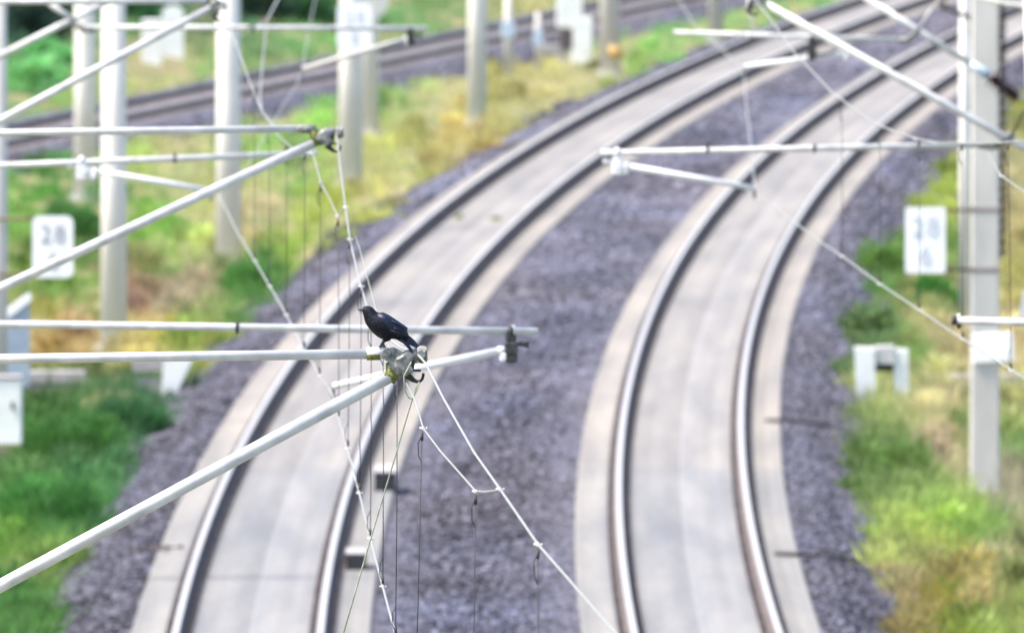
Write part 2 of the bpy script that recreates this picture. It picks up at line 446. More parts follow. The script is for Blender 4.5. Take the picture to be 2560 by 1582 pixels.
def stones(P, size, tone):
    n = len(P)
    if n == 0: return None
    sc = size[:, None] * rng.uniform(0.6, 1.25, (n, 3)); sc[:, 2] *= 0.85
    V = IV[None] * rng.uniform(0.75, 1.2, (n, 12))[:, :, None] * sc[:, None, :]
    a = rng.uniform(0, 6.28, n); ca, sa = np.cos(a)[:, None], np.sin(a)[:, None]
    x = V[:, :, 0] * ca - V[:, :, 1] * sa; y = V[:, :, 0] * sa + V[:, :, 1] * ca
    V = np.stack([x, y, V[:, :, 2]], -1) + P[:, None, :]
    Fc = (IF[None] + (np.arange(n) * 12)[:, None, None]).reshape(-1, 3)
    return V.reshape(-1, 3), Fc, np.repeat(tone, 12, 0)
def edge(X, Y):
    d = np.maximum(XL(Y) - SL - X, X - XR(Y) - SL)
    return np.where((d > -6) & (d < 3), SHO + 0.15 - d, 1.0)
def scatter_stones(prof, u0f, u1f, y0, y1, n, name):
    # denser near the camera
    t = rng.random(n); Y = y0 + (y1 - y0) * t ** 1.35
    fu = rng.random(n); X = u0f(Y) + (u1f(Y) - u0f(Y)) * fu
    Z = prof(X, Y)
    P = np.c_[X, Y, Z]
    size = rng.uniform(0.026, 0.054, n) * np.clip(Y / 330, 0.9, 1.5)
    big = value_noise(X * 1.1 + 7, Y * 0.16, 5) * 0.6 + value_noise(X * 3.1, Y * 0.45, 6) * 0.4
    b = 0.080 + 0.10 * (big - 0.5) + rng.normal(0, 0.038, n)
    b = b * np.interp(Y, [240, 290, 360, 520], [0.95, 1.08, 1.22, 1.2])
    b = b * (0.55 + 0.45 * np.clip(edge(X, Y) / 0.35, 0, 1))       # stones get darker towards the outer edges
    light = rng.random(n) < 0.07; b = np.where(light, b + 0.13, b)
    b = np.clip(b * 0.86, 0.018, 0.42)
    hue = value_noise(X * 0.9 + 20, Y * 0.12, 9)[:, None]
    tint = (1 - hue) * np.array([0.91, 0.97, 1.42]) + hue * np.array([1.04, 0.97, 1.19])
    b = b * np.where(X < XL(Y), np.interp(Y, [240, 320, 400], [0.62, 0.72, 0.98]), 1.0)      # darker stones on the left shoulder, most at the near end
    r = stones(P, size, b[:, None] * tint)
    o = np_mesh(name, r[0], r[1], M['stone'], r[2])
    return o
def prof_main(X, Y):
    d = np.maximum(XL(Y) - SL - X, X - XR(Y) - SL)
    z = np.where(d < 0, -0.255, np.interp(d, [0, 0.3, SHO * 0.6, SHO + 0.15], [-0.235, -0.25, -0.43, -0.6]))
    return z
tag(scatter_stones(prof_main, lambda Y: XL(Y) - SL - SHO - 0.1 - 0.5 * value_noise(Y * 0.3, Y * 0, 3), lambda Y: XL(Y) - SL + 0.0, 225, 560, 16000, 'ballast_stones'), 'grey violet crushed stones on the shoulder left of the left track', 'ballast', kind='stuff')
tag(scatter_stones(prof_main, lambda Y: XL(Y) + SL - 0.02, lambda Y: XR(Y) - SL + 0.02, 225, 560, 34000, 'ballast_stones'), 'grey violet crushed stones lying between the two slab tracks', 'ballast', kind='stuff')
tag(scatter_stones(prof_main, lambda Y: XR(Y) + SL - 0.0, lambda Y: XR(Y) + SL + SHO + 0.1 + 0.4 * value_noise(Y * 0.3 + 30, Y * 0, 4), 225, 560, 17000, 'ballast_stones'), 'grey violet crushed stones on the shoulder right of the right track', 'ballast', kind='stuff')
tag(scatter_stones(lambda X, Y: np.interp(np.abs(X - XT(Y)), [0, 1.9, 2.8], [T_Z - 0.2, T_Z - 0.2, T_Z - 0.5]), lambda Y: XT(Y) - 2.5, lambda Y: XT(Y) + 2.7, 470, 640, 14000, 'ballast_stones'), 'dark grey crushed stones around the far brown track', 'ballast', kind='stuff')

# ------------------------------------------------------------------ tracks
RP = [(0.030, 0.0), (0.036, -0.006), (0.036, -0.042), (0.009, -0.055), (0.009, -0.145), (0.075, -0.160), (0.075, -0.172)]
RP = [(-x, z) for x, z in RP[::-1]] + RP          # open outline, foot to foot
def rail_mesh(path, off, z0, y0, y1, step, parent, headm, name='rail'):
    mb = MB(); n = len(RP); yy = np.arange(y0, y1 + 0.1, step)
    vs = [(path(Y) + off + x, Y, z0 + z) for Y in yy for x, z in RP]
    for i in range(len(yy) - 1):
        for k in range(n):
            k2 = (k + 1) % n
            fc = (i * n + k, i * n + k2, (i + 1) * n + k2, (i + 1) * n + k)
            mb.f.append(fc); mb.sm.append(False)
            mb.mi.append(1 if k in (5, 6, 7) else 0)
    mb.v = [Vector(v) for v in vs]
    return mb.build(name, [M['rail_side'], headm], parent)
def track(path, label, zr, y0, y1, slab):
    t = thing('railway_track', label, 'track', (path(y0), y0, zr - 0.19))
    if slab:
        mb = MB(); yy = np.arange(y0, y1 + .1, 3.0)
        pr = [(-SL, zr - 0.5), (-SL, zr - 0.215), (-SL + 0.025, zr - 0.19), (SL - 0.025, zr - 0.19), (SL, zr - 0.215), (SL, zr - 0.5)]
        n = len(pr)
        mb.v = [Vector((path(Y) + x, Y, z)) for Y in yy for x, z in pr]
        uvs = []
        for i in range(len(yy) - 1):
            for k in range(n - 1):
                mb.f.append((i * n + k, i * n + k + 1, (i + 1) * n + k + 1, (i + 1) * n + k)); mb.mi.append(0); mb.sm.append(False)
        o = mb.build('track_slab', M['slab'], t)
        me = o.data; uvl = me.uv_layers.new(name='UVMap')
        for lp in me.loops:
            c = me.vertices[lp.vertex_index].co + wloc(t)
            uvl.data[lp.index].uv = (c.x - path(c.y), c.y)
    else:
        mb = MB()
        for Y in np.arange(y0, y1, 0.62):
            mb.box((path(Y), Y, zr - 0.2), (2.5, 0.25, 0.1))
        tag(mb.build('sleepers', M['sleeper'], t), kind='stuff')
    for s in (-1, 1):
        r = rail_mesh(path, s * 0.7535, zr, y0, y1, 3.0, t, M['rail_head'] if slab else M['rail_old'])
        mb = MB()
        for Y in np.arange(y0 + 0.3, y1, 0.65):
            a = 0.02 * math.sin(Y)
            for q in (-1, 1):
                mb.box((path(Y) + s * 0.7535 + q * 0.105, Y, zr - 0.16), (0.06, 0.17, 0.065))
        tag(mb.build('rail_fastenings', M['fasten'], r), kind='stuff')
    return t
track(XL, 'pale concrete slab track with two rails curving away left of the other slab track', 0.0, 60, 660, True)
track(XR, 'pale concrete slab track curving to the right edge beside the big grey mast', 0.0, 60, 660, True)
track(XT, 'dark brown ballasted track with sleepers crossing the upper left distance', T_Z, 440, 660, False)

# ------------------------------------------------------------------ vegetation
KV = 0.80
VC = """60,190,110,175,110;120,130,105,180,105;40,260,120,180,110;200,260,165,190,110;50,90,60,95,80;120,40,80,110,90;300,60,85,140,95;600,40,90,130,95;620,110,105,150,100;700,100,130,175,110;600,170,165,195,120;330,190,190,205,120;1000,30,110,170,105;1080,40,140,175,110;340,390,170,200,110;400,370,200,195,130;450,420,190,200,140;100,470,100,160,70;180,440,90,145,75;40,520,120,175,75;200,560,80,130,70;120,620,130,160,80;380,600,130,180,70;430,540,140,185,90;520,520,190,195,120;460,650,150,185,80;380,690,100,140,60;500,700,165,150,120;340,720,170,120,110;420,760,180,165,140;100,700,120,160,70;200,760,110,155,65;150,840,185,160,90;200,830,190,150,110;270,850,200,185,120;400,850,215,190,110;450,840,140,175,75;600,600,200,185,130;650,540,170,150,125;640,480,195,190,130;700,560,190,190,130;760,600,170,195,80;720,640,150,185,75;820,570,175,190,80;600,700,100,150,70;640,690,80,130,65;650,440,150,190,90;740,420,125,170,95;700,350,150,200,110;800,300,155,205,95;720,280,215,205,160;800,250,150,200,110;920,280,90,150,100;1000,250,170,205,120;950,330,195,205,115;1100,260,215,210,160;1000,360,190,190,110;1120,330,210,190,120;1080,300,180,175,120;1150,290,220,200,120;1250,240,190,185,110;1340,200,215,205,140;1300,220,175,170,110;1480,190,175,180,120;1600,110,150,200,100;1640,60,130,190,110;1700,20,140,190,110;1550,80,170,205,120;1400,190,195,195,130;900,420,195,195,118;960,450,198,194,116;1000,420,185,192,112;60,1130,90,125,70;150,1050,75,120,55;200,980,95,130,80;300,1000,65,110,70;380,1000,70,115,75;250,1080,70,130,60;330,1100,75,115,80;100,1200,95,140,75;200,1160,85,130,80;60,1300,95,150,70;150,1250,80,140,75;20,1400,110,150,60;50,1500,70,130,65;120,1440,120,150,70;2330,420,160,180,80;2300,480,160,180,75;2360,560,175,185,95;2540,300,175,180,90;2540,420,195,185,140;2530,560,200,185,130;2380,640,120,165,80;2200,660,120,150,80;2250,700,95,145,60;2320,720,215,195,140;2350,760,75,130,55;2200,800,110,155,90;2150,830,120,140,90;2250,800,150,165,90;2320,830,220,205,150;2290,880,110,155,70;2400,880,220,205,150;2540,700,180,175,100;2540,860,215,195,145;2250,1050,165,180,105;2300,1030,205,195,140;2230,1130,115,145,75;2260,1180,95,120,65;2350,1130,210,185,150;2340,1060,200,185,140;2400,1100,140,165,90;2300,1250,165,190,110;2350,1300,160,190,90;2450,1350,110,165,65;2280,1350,170,190,90;2400,1300,165,195,95;2540,1050,200,195,130;2540,1120,120,165,80;2540,1200,150,150,115;2500,1230,180,170,145;2500,1400,170,165,120;2400,1450,165,155,80;2450,1480,190,175,120;2340,1520,160,145,50;2400,1540,120,150,60;2520,1500,140,155,85;2550,1560,170,185,100;2300,1500,175,160,120"""
VC = np.array([[float(q) for q in l.split(',')] for l in VC.split(';')])
def s2l(c):
    c = np.asarray(c, float) / 255
    return np.where(c <= 0.04045, c / 12.92, ((c + 0.055) / 1.055) ** 2.4)
VL = s2l(VC[:, 2:5]); VL = VL.mean(1, keepdims=True) + (VL - VL.mean(1, keepdims=True)) * 0.95
VL = np.clip(VL * KV, 0.008, 0.6)
def veg_col(x, y):
    """plant colour that grows at this spot of the verge (kinds of plants stand in patches)"""
    d = np.hypot(VC[:, 0][None] - x[:, None], VC[:, 1][None] - y[:, None])
    i = np.argsort(d, 1)[:, :2]
    dd = np.take_along_axis(d, i, 1)
    wt = 1 / (dd + 12) ** 2; wt /= wt.sum(1, keepdims=True)
    return (VL[i] * wt[:, :, None]).sum(1)
def ground_arr(x, y):
    """vectorised picture -> earth intersection"""
    a = (x - 1280) / F; b = (791 - y) / F
    dx = a; dy = cp + b * sp; dz = -sp + b * cp
    Y = np.full_like(x, 300.0)
    for _ in range(60):
        z = zg(dx / dy * Y, Y)
        Yn = (z - H) / (dz / dy)
        Y = Y * 0.5 + np.clip(Yn, 150, 1300) * 0.5
    X = dx / dy * Y
    return X, Y, zg(X, Y)
def on_bed(X, Y, m=0.0):
    main = (X > XL(Y) - SL - SHO - m + 0.1) & (X < XR(Y) + SL + SHO + m - 0.1)
    third = (np.abs(X - XT(Y)) < 2.35 + m) & (Y > 440)
    return main | third
def leaves(C, K, R, Hh, lw, ll, col, up=0.5, droop=0.0):
    """leaf quads around plant bases C (n,3); K leaves per plant, dome radius R, height Hh"""
    n = len(C); N = int(K.sum()); rep = np.repeat(np.arange(n), K)
    th = rng.uniform(0, 6.283, N); rr = np.sqrt(rng.random(N)) * R[rep]
    hh = rng.random(N) ** 0.75 * Hh[rep]
    prof = np.sqrt(np.clip(1 - (hh / Hh[rep]) ** 2.2 * 0.85, 0.05, 1))
    lob = 1 + 0.28 * np.sin(th * 3 + rep * 1.7) + 0.18 * np.sin(th * 5 + rep)
    P = C[rep] + np.c_[np.cos(th) * rr * prof * lob, np.sin(th) * rr * prof * lob, hh]
    d = np.c_[np.cos(th), np.sin(th), np.full(N, up)] + rng.normal(0, 0.55, (N, 3)); d[:, 2] -= droop
    d /= np.linalg.norm(d, axis=1, keepdims=True)
    s = np.cross(d, rng.normal(0, 1, (N, 3))); s /= np.linalg.norm(s, axis=1, keepdims=True)
    L = ll[rep] * rng.uniform(0.6, 1.4, N); W = lw[rep] * rng.uniform(0.6, 1.4, N)
    p0 = P; p1 = P + d * (L * 0.5)[:, None] + s * (W * 0.5)[:, None]; p2 = P + d * L[:, None]; p3 = P + d * (L * 0.5)[:, None] - s * (W * 0.5)[:, None]
    V = np.stack([p0, p1, p2, p3], 1).reshape(-1, 3)
    c = col[rep] * rng.uniform(0.65, 1.4, (N, 1)) * rng.uniform(0.93, 1.07, (N, 3))
    return V, np.arange(N * 4).reshape(-1, 4), np.repeat(np.clip(c, 0.005, 0.8), 4, 0)
def grass_field(name, label, n, x0, x1, y0, y1, keep, kind):
    x = rng.uniform(x0, x1, n); y = rng.uniform(y0, y1, n)
    X, Y, Z = ground_arr(x, y)
    k = ~((x > 335) & (x < 480) & (y > 120) & (y < 215)) & ~on_bed(X, Y, 0.05 if kind == 'short' else -0.1) & keep(X, Y) & (Y < 760)
    x, y, X, Y, Z = x[k], y[k], X[k], Y[k], Z[k]; n = len(X)
    if kind == 'short':
        R = rng.uniform(0.14, 0.3, n); Hh = rng.uniform(0.06, 0.22, n); K = rng.integers(26, 44, n); lw = np.full(n, 0.015); ll = rng.uniform(0.14, 0.34, n); up = 2.2
        jx = 10
    else:
        R = rng.uniform(0.12, 0.34, n); Hh = rng.uniform(0.12, 0.48, n); K = rng.integers(120, 240, n); lw = rng.uniform(0.014, 0.035, n); ll = rng.uniform(0.10, 0.26, n); up = 1.4
        jx = 16
    if kind == 'tall':
        ok = ~((x > 2390) & (x < 2530) & (y > 1150) & (y < 1400)) & ~((x > 330) & (x < 480) & (y > 960) & (y < 1110)) & ~((x > 2120) & (x < 2300) & (y > 985) & (y < 1120))
        x, y, X, Y, Z, R, Hh, K, lw, ll = [q[ok] for q in (x, y, X, Y, Z, R, Hh, K, lw, ll)]; n = len(X)
    # low plants where they meet the stones
    e = np.minimum(np.abs(X - (XL(Y) - SL - SHO)), np.abs(X - (XR(Y) + SL + SHO)))
    Hh = Hh * np.clip(0.35 + e * 0.8, 0.35, 1.0)
    pm = F / Y
    col = veg_col(x + rng.normal(0, jx, n), y - Hh * pm * 0.55 + rng.normal(0, jx, n))
    col = col * (rng.uniform(0.62, 1.42, (n, 1)) if kind == 'tall' else rng.uniform(0.8, 1.22, (n, 1)))
    v, f, c = leaves(np.c_[X, Y, Z - 0.02], K, R, Hh, lw, ll, col, up)
    return tag(np_mesh(name, v, f, M['leaf'], c), label, 'grass' if kind == 'short' else 'weeds', kind='stuff')
left = lambda X, Y: (X < XL(Y)) & (X > XT(Y) - 0.0 * Y)
far = lambda X, Y: (X < XT(Y))
right = lambda X, Y: X > XR(Y)
grass_field('grass', 'short yellow green grass on the verge left of the slab tracks', 9000, -300, 2300, -160, 1900, left, 'short')
grass_field('grass', 'bright green grass on the bank beyond the far brown track', 4500, -300, 2300, -260, 420, far, 'short')
grass_field('grass', 'short straw coloured grass on the verge right of the slab tracks', 6000, 2000, 3000, -100, 1900, right, 'short')
grass_field('weeds', 'mixed green and yellow weeds standing on the verge left of the slab tracks', 1500, -300, 2300, -160, 1900, left, 'tall')
grass_field('weeds', 'lush green weeds on the bank beyond the far brown track', 700, -300, 2300, -260, 420, far, 'tall')
grass_field('weeds', 'green and straw coloured weeds standing on the verge around the grey mast', 1050, 2000, 3000, -100, 1900, right, 'tall')

def shrub(label, x, y, wid, hgt, rgb, K=900, group=None, lw=0.05, ll=0.11, nsub=9, up=0.9, low=0.5):
    p = ground(x, y)
    r = wid / 2 * p.y / F; h = hgt * p.y / F
    t = thing('shrub', label, 'shrub', p, group)
    c = np.clip(s2l(rgb) * KV * np.array([0.95, 1.0, 0.95]), 0.006, 0.6)[None]
    ang = rng.uniform(0, 6.283, nsub); rad = np.sqrt(rng.random(nsub)) * r * 0.8
    Cs = np.c_[np.cos(ang) * rad, np.sin(ang) * rad, rng.uniform(-0.02, 0.12, nsub) * h]
    Ks = np.full(nsub, max(60, int(K / nsub * 1.3)))
    v, f, cc = leaves(Cs, Ks, rng.uniform(0.3, 0.55, nsub) * r, rng.uniform(low, 1.0, nsub) * h, np.full(nsub, lw * 0.75), np.full(nsub, ll * 1.3), np.repeat(c, nsub, 0) * rng.uniform(0.75, 1.3, (nsub, 1)), up)
    # light and dark clumps
    th = np.arctan2(v[:, 1], v[:, 0]); cl = 0.8 + 0.45 * (np.sin(v[:, 0] * 9 / max(r, .1) * .5 + 1) * np.sin(v[:, 2] * 8 / max(h, .1) * .6 + 2) * .5 + .5)
    cc = cc * np.repeat(cl.reshape(-1, 4).mean(1), 4)[:, None]
    np_mesh('foliage', v, f, M['leaf'], cc, t)
    mb = MB()
    for k in range(5):
        a = k * 1.3; e = p + Vector((math.cos(a) * r * 0.5, math.sin(a) * r * 0.5, h * 0.75))
        mb.tube([p + Vector((0.02 * math.cos(a), 0.02 * math.sin(a), -0.05)), p + (e - p) * 0.5 + Vector((0, 0, h * 0.1)), e], [0.016, 0.011, 0.005], 6)
    mb.build('stem', M['stem'], t)
    return t
shrub('dark green bush at the ballast edge below the concrete portal on the right', 2250, 1215, 150, 95, (125, 152, 86), 2600, lw=0.024, ll=0.15, nsub=22, up=1.6, low=0.3)
shrub('deep green bush on the verge just left of the grey mast foot', 2352, 800, 110, 100, (66, 125, 50), 900)
shrub('broad mid green bush beside the ballast left of the square number plate mast', 2215, 700, 140, 85, (118, 154, 80), 1800, lw=0.026, ll=0.15, nsub=18, up=1.4, low=0.35)
shrub('small olive green bush above the concrete portal on the right', 2170, 855, 140, 70, (112, 135, 88), 900)
shrub('dark green bush in front of the leaning concrete portal on the left', 300, 1105, 230, 90, (66, 112, 68), 3200, lw=0.022, ll=0.17, nsub=24, up=1.7, low=0.3)
shrub('fresh green bush at the left edge behind the thick sloping tube', 110, 1340, 290, 120, (84, 140, 72), 4200, lw=0.022, ll=0.17, nsub=30, up=1.7, low=0.3)
shrub('mid green bush between the white cabinet and the dark green bush', 180, 1170, 230, 110, (78, 126, 62), 3400, lw=0.022, ll=0.17, nsub=26, up=1.7, low=0.3)
shrub('dark green bush growing between two pale masts under the sloping tube', 205, 620, 140, 110, (88, 138, 74), 1800, lw=0.028, ll=0.16, nsub=16, up=1.4, low=0.35)
shrub('low green bush at the edge of the stones beside the contact wire', 630, 745, 150, 80, (98, 146, 76), 1800, lw=0.024, ll=0.16, nsub=18, up=1.5, low=0.3)
shrub('dark green bush right behind the mast with the double plate', 925, 300, 70, 70, (85, 150, 95), 500)
GB = 'bushes on the bank beyond the far brown track'
for lab, x, y, wd, hg, rgb in [
    ('blackish green bush on the far bank at the upper left corner', 75, 115, 190, 120, (52, 78, 68)),
    ('dark green bush on the far bank behind the rounded white cabinets', 330, 80, 260, 120, (70, 122, 82)),
    ('grey green bush on the far bank right of the crossing tube joint', 640, 60, 230, 110, (72, 100, 84)),
    ('green bush on the far bank behind the far sign mast', 770, 75, 160, 100, (84, 130, 88)),
    ('bright green bush low on the far bank at the left edge', 60, 230, 230, 80, (138, 198, 128)),
    ('mid green bush on the far bank between the two leftmost masts', 150, 180, 160, 70, (125, 190, 122))]:
    shrub(lab, x, y, wd, hg, rgb, 1500, GB, 0.10, 0.2)
for lab, x, y in [('tiny weed tuft at the left rail on the slab of the left track', 1008, 545), ('tiny weed tuft in the middle of the left track slab', 1150, 549), ('tiny weed tuft next to the right rail on the left track slab', 1240, 553)]:
    p = atz(x, y, -0.19)
    v, f, c = leaves(np.zeros((1, 3)), np.array([90]), np.array([0.06]), np.array([0.05]), np.array([0.02]), np.array([0.06]), np.clip(s2l((150, 165, 100)) * KV, 0, 1)[None], 0.8)
    o = np_mesh('weed_tuft', v, f, M['leaf'], c); o.location = p
    tag(o, lab, 'weed', 'weed tufts on the slab')

# ------------------------------------------------------------------ masts
def mast(label, xpx, Y, wpx, top_z=8.4, mat='mast', group='concrete catenary masts', lean=0.0):
    X = (xpx - 1280) / F * Y
    z0 = float(zg(X, Y)) - 0.3
    t = thing('catenary_mast', label, 'mast', (X, Y, z0), group)
    r = wpx / 2 * Y / F
    mb = MB()
    mb.tube([(X, Y, z0), (X + lean * 3, Y, z0 + 3), (X + lean * (top_z - z0), Y, top_z)], [r * 1.12, r * 1.04, r * 0.9], 24)
    mb.build('pole', M[mat], t)
    mb = MB(); mb.tube([(X, Y, z0), (X, Y, z0 + 0.42)], r * 1.6, 20)
    mb.build('foundation', M['concrete_grey'], t)
    return t
mA = mast('pale grey mast cut by the left edge carrying the left number plate', -6, 300, 46, mat='mast_grey')
mB = mast('thick cream concrete mast standing alone right of the left number plate', 284, 344, 60)
mD = mast('cream concrete mast meeting the sloping tube left of the messenger clamp', 571, 380, 58)
mC = mast('cream concrete mast behind the tube joint at the upper left', 213, 452, 52)
mE = mast('tall cream mast carrying the double white plate above the crow', 877, 426, 55)
mF = mast('thin pale mast half hidden behind the double plate mast', 922, 476, 44)
mG = mast('slim cream mast between the far brown track and the left track', 1193, 467, 44)
mH = mast('grey white mast with an orange foot near the top centre', 1524, 505, 46, mat='mast_grey')
mI = mast('faint grey mast at the top beside the right hand tubes', 1789, 531, 34, mat='mast_grey')
mK = mast('slim cream mast partly hidden behind the big grey mast', 2412, 350, 26)
mL = mast('cream mast cut by the right edge beside the brown insulator', 2655, 256, 84, lean=-0.033)
# big grey rectangular mast
def mastJ():
    Y = 292; X = (2463 - 1280) / F * Y; z0 = float(zg(X, Y)) - 0.3; w = 70 / F * Y
    t = thing('catenary_mast', 'big grey square mast carrying the square number plate at the right', 'mast', (X, Y, z0), 'concrete catenary masts')
    mb = MB(); rings = []
    for z, k in ((z0, 1.06), (z0 + 4, 1.0), (8.6, 0.95)):
        a = w / 2 * k; c = a * 0.86
        rings.append([Vector((X + px, Y + py, z)) for px, py in ((-a, -c), (-c, -a), (c, -a), (a, -c), (a, c), (c, a), (-c, a), (-a, c))])
    mb.loft(rings, smooth=False); mb.build('pole', M['mast_grey'], t)
    mb = MB(); mb.box((X, Y, z0 + 0.2), (w * 1.5, w * 1.5, 0.4), bev=0.03); mb.build('foundation', M['concrete_grey'], t)
    for y in (522, 674):
        z = at(2461, y, Y).z
        mb = MB(); mb.box((X, Y, z), (w * 1.05, w * 1.05, 0.07), bev=0.01); mb.build('mounting_band', M['sleeper'], t)
    return t, X, Y, w
mJ, JX, JY, JW = mastJ()
# counterweight behind the grey mast
def weights():
    Y = JY + 0.5; p0 = at(2501, 640, Y); p1 = at(2501, -60, Y)
    t = thing('counterweight', 'dark tension counterweight stack hanging right behind the big grey mast', 'weight', p0)
    mb = MB(); n = 26; r = 10 / F * Y
    for k in range(n):
        z0 = p0.z + (p1.z - p0.z) * k / n; z1 = p0.z + (p1.z - p0.z) * (k + 0.88) / n
        mb.tube([(p0.x, Y, z0), (p0.x, Y, z1)], r * (1 + 0.04 * (k % 2)), 12)
    mb.build('weight_stack', M['fasten'], t)
    mb = MB(); q = at(2520, 900, Y); mb.tube([(p0.x, Y, p1.z), (p0.x, Y, p0.z - 0.01)], r * 0.35, 8)
    mb.tube([(p0.x + 0.06, Y, p1.z), q], 0.006, 6)
    mb.build('guide_rod', M['dark'], t)
weights()
def thin_rods():
    Y = JY - 0.25; a = at(2396, 470, Y); b = at(2402, 800, Y)
    mb = MB(); mb.tube([a, b], 0.009, 6)
    o = mb.build('earthing_cable', M['dropper']); tag(o, 'thin dark cable running down the left side of the grey mast', 'cable')
thin_rods()

# number plates
def text_mesh(s, size, mat, parent, center, name='digits', sx=1.0, thick=0.02):
    c = bpy.data.curves.new(name, 'FONT'); c.body = s; c.size = size; c.align_x = 'CENTER'; c.align_y = 'CENTER'; c.extrude = 0.003; c.offset = thick * size
    c.space_character = 1.15
    o = bpy.data.objects.new(name, c); COL.objects.link(o)
    bpy.context.view_layer.update()
    me = bpy.data.meshes.new_from_object(o.evaluated_get(bpy.context.evaluated_depsgraph_get()))
    bpy.data.objects.remove(o)
    o = bpy.data.objects.new(name, me); COL.objects.link(o)
    me.materials.clear(); me.materials.append(mat)
    o.rotation_euler = (math.pi / 2, 0, 0); o.scale = (sx, 1, 1)
    o.parent = parent; o.location = Vector(center) - wloc(parent)
    return o
def plate_outline(c, w, h, r, y, n=5):
    out = []
    for cx, cz, a0 in ((w / 2 - r, h / 2 - r, 0), (-w / 2 + r, h / 2 - r, 90), (-w / 2 + r, -h / 2 + r, 180), (w / 2 - r, -h / 2 + r, 270)):
        for k in range(n + 1):
            a = math.radians(a0 + 90 * k / n)
            out.append((c.x + cx + r * math.cos(a), y, c.z + cz + r * math.sin(a)))
    return out
def plate(label, x0, y0, x1, y1, Y, top, bot, mastX, rad, digit_mat):
    c = at((x0 + x1) / 2, (y0 + y1) / 2, Y); wd = (x1 - x0) / F * Y; hg = (y1 - y0) / F * Y
    t = thing('kilometre_sign', label, 'sign', c)
    mb = MB(); mb.prism(plate_outline(c, wd, hg, rad, Y), (0, 0.02, 0)); mb.build('plate', M['white'], t)
    text_mesh(top, hg * 0.42, digit_mat, t, (c.x, Y - 0.006, c.z + hg * 0.19), sx=0.95, thick=-0.008)
    text_mesh(bot, hg * 0.42, digit_mat, t, (c.x, Y - 0.006, c.z - hg * 0.24), sx=0.95, thick=-0.008)
    for zz in (hg * 0.45, -hg * 0.45):
        mb = MB(); mb.tube([(c.x, Y + 0.04, c.z + zz), (mastX, Y + 0.12, c.z + zz)], 0.022, 8)
        mb.build('bracket', M['stem'], t)
    return t
plate('white square cornered plate reading 28 over 6 left of the big grey mast', 2263, 518, 2364, 683, JY - 0.25, '28', '6', JX - JW / 2 + 0.02, 0.03, M['digits_faded'])
plate('white round cornered plate reading 28 over 6 at the left edge above the sloping tube', 81, 540, 183, 694, 299.7, '28', '6', (-6 - 1280) / F * 300, 0.09, M['digits'])
plate('white rounded plate with faint digits on the tall mast at the top', 843, 8, 930, 129, 425.6, '28', '8', (877 - 1280) / F * 426, 0.16, M['digits_faded'])
def board(label, x0, y0, x1, y1, Y, tilt):
    c = at((x0 + x1) / 2, (y0 + y1) / 2, Y); wd = (x1 - x0) / F * Y; hg = (y1 - y0) / F * Y
    t = thing('sign_board', label, 'sign', c)
    mb = MB(); mb.box(c, (wd, 0.03, hg), Matrix.Rotation(tilt, 3, 'Y'), 0.012); mb.build('plate', M['white'], t)
    mb = MB(); mb.box(c + Vector((-0.02, 0.06, -hg * 0.52)), (wd * 0.6, 0.05, 0.04), Matrix.Rotation(tilt, 3, 'Y')); mb.build('bracket', M['dark'], t)
board('blank white board low on the big grey mast at the right', 2430, 832, 2534, 906, JY - JW / 2 - 0.03, math.radians(-3))
board('white board cut by the right edge beside the counterweight rope', 2553, 732, 2640, 800, JY + 0.3, math.radians(8))

# ------------------------------------------------------------------ trackside concrete and cabinets
def portal(label, pts_front, Y, dep, legs, lean):
    pass
def conc_portal():
    Y = 317.0; p = at(2204, 1005, Y)
    t = thing('concrete_portal', 'pale concrete portal with a dark opening at the right ballast edge', 'concrete portal', p)
    def q(x, y, d=0): return at(x, y, Y) + Vector((0, d, 0))
    mb = MB(); mb.prism([q(2137, 869), q(2187, 872), q(2189, 1016), q(2160, 1006), q(2143, 985)], (0, 0.5, 0)); mb.build('leg', M['cabinet'], t)
    mb = MB(); mb.prism([q(2236, 874, .1), q(2271, 877, .1), q(2272, 985, .1), q(2238, 988, .1)], (0, 0.5, 0)); mb.build('leg', M['cabinet'], t)
    mb = MB(); mb.prism([q(2187.5, 868, .05), q(2235.5, 866, .05), q(2235.5, 910, .05), q(2187.5, 910, .05)], (0, 0.55, 0)); mb.build('lintel', M['concrete'], t)
    mb = MB(); mb.prism([q(2187.5, 911, .4), q(2235.5, 911, .4), q(2235.5, 930, .4), q(2187.5, 930, .4)], (0, 0.1, 0)); mb.build('shade_panel', M['dark'], t)  # dark panel standing in for the shade in the opening under the lintel
    Y2 = 321.0; p = at(410, 985, Y2)
    t = thing('concrete_portal', 'leaning concrete portal at the left ballast edge below the stay tube', 'concrete portal', p)
    def q(x, y, d=0): return at(x, y, Y2) + Vector((0, d, 0))
    mb = MB(); mb.prism([q(410, 893), q(484, 893), q(444, 978), q(428, 990), q(402, 985)], (0, 0.4, 0)); mb.build('leg', M['cabinet'], t)
    mb = MB(); mb.prism([q(330, 900, .06), q(409.5, 896, .06), q(409.5, 926, .06), q(330, 930, .06)], (0, 0.5, 0)); mb.build('lintel', M['concrete_grey'], t)
    mb = MB(); mb.prism([q(338, 946, .1), q(398, 950, .1), q(400, 1000, .1), q(342, 990, .1)], (0, 0.5, 0)); mb.build('leg', M['concrete_grey'], t)
conc_portal()
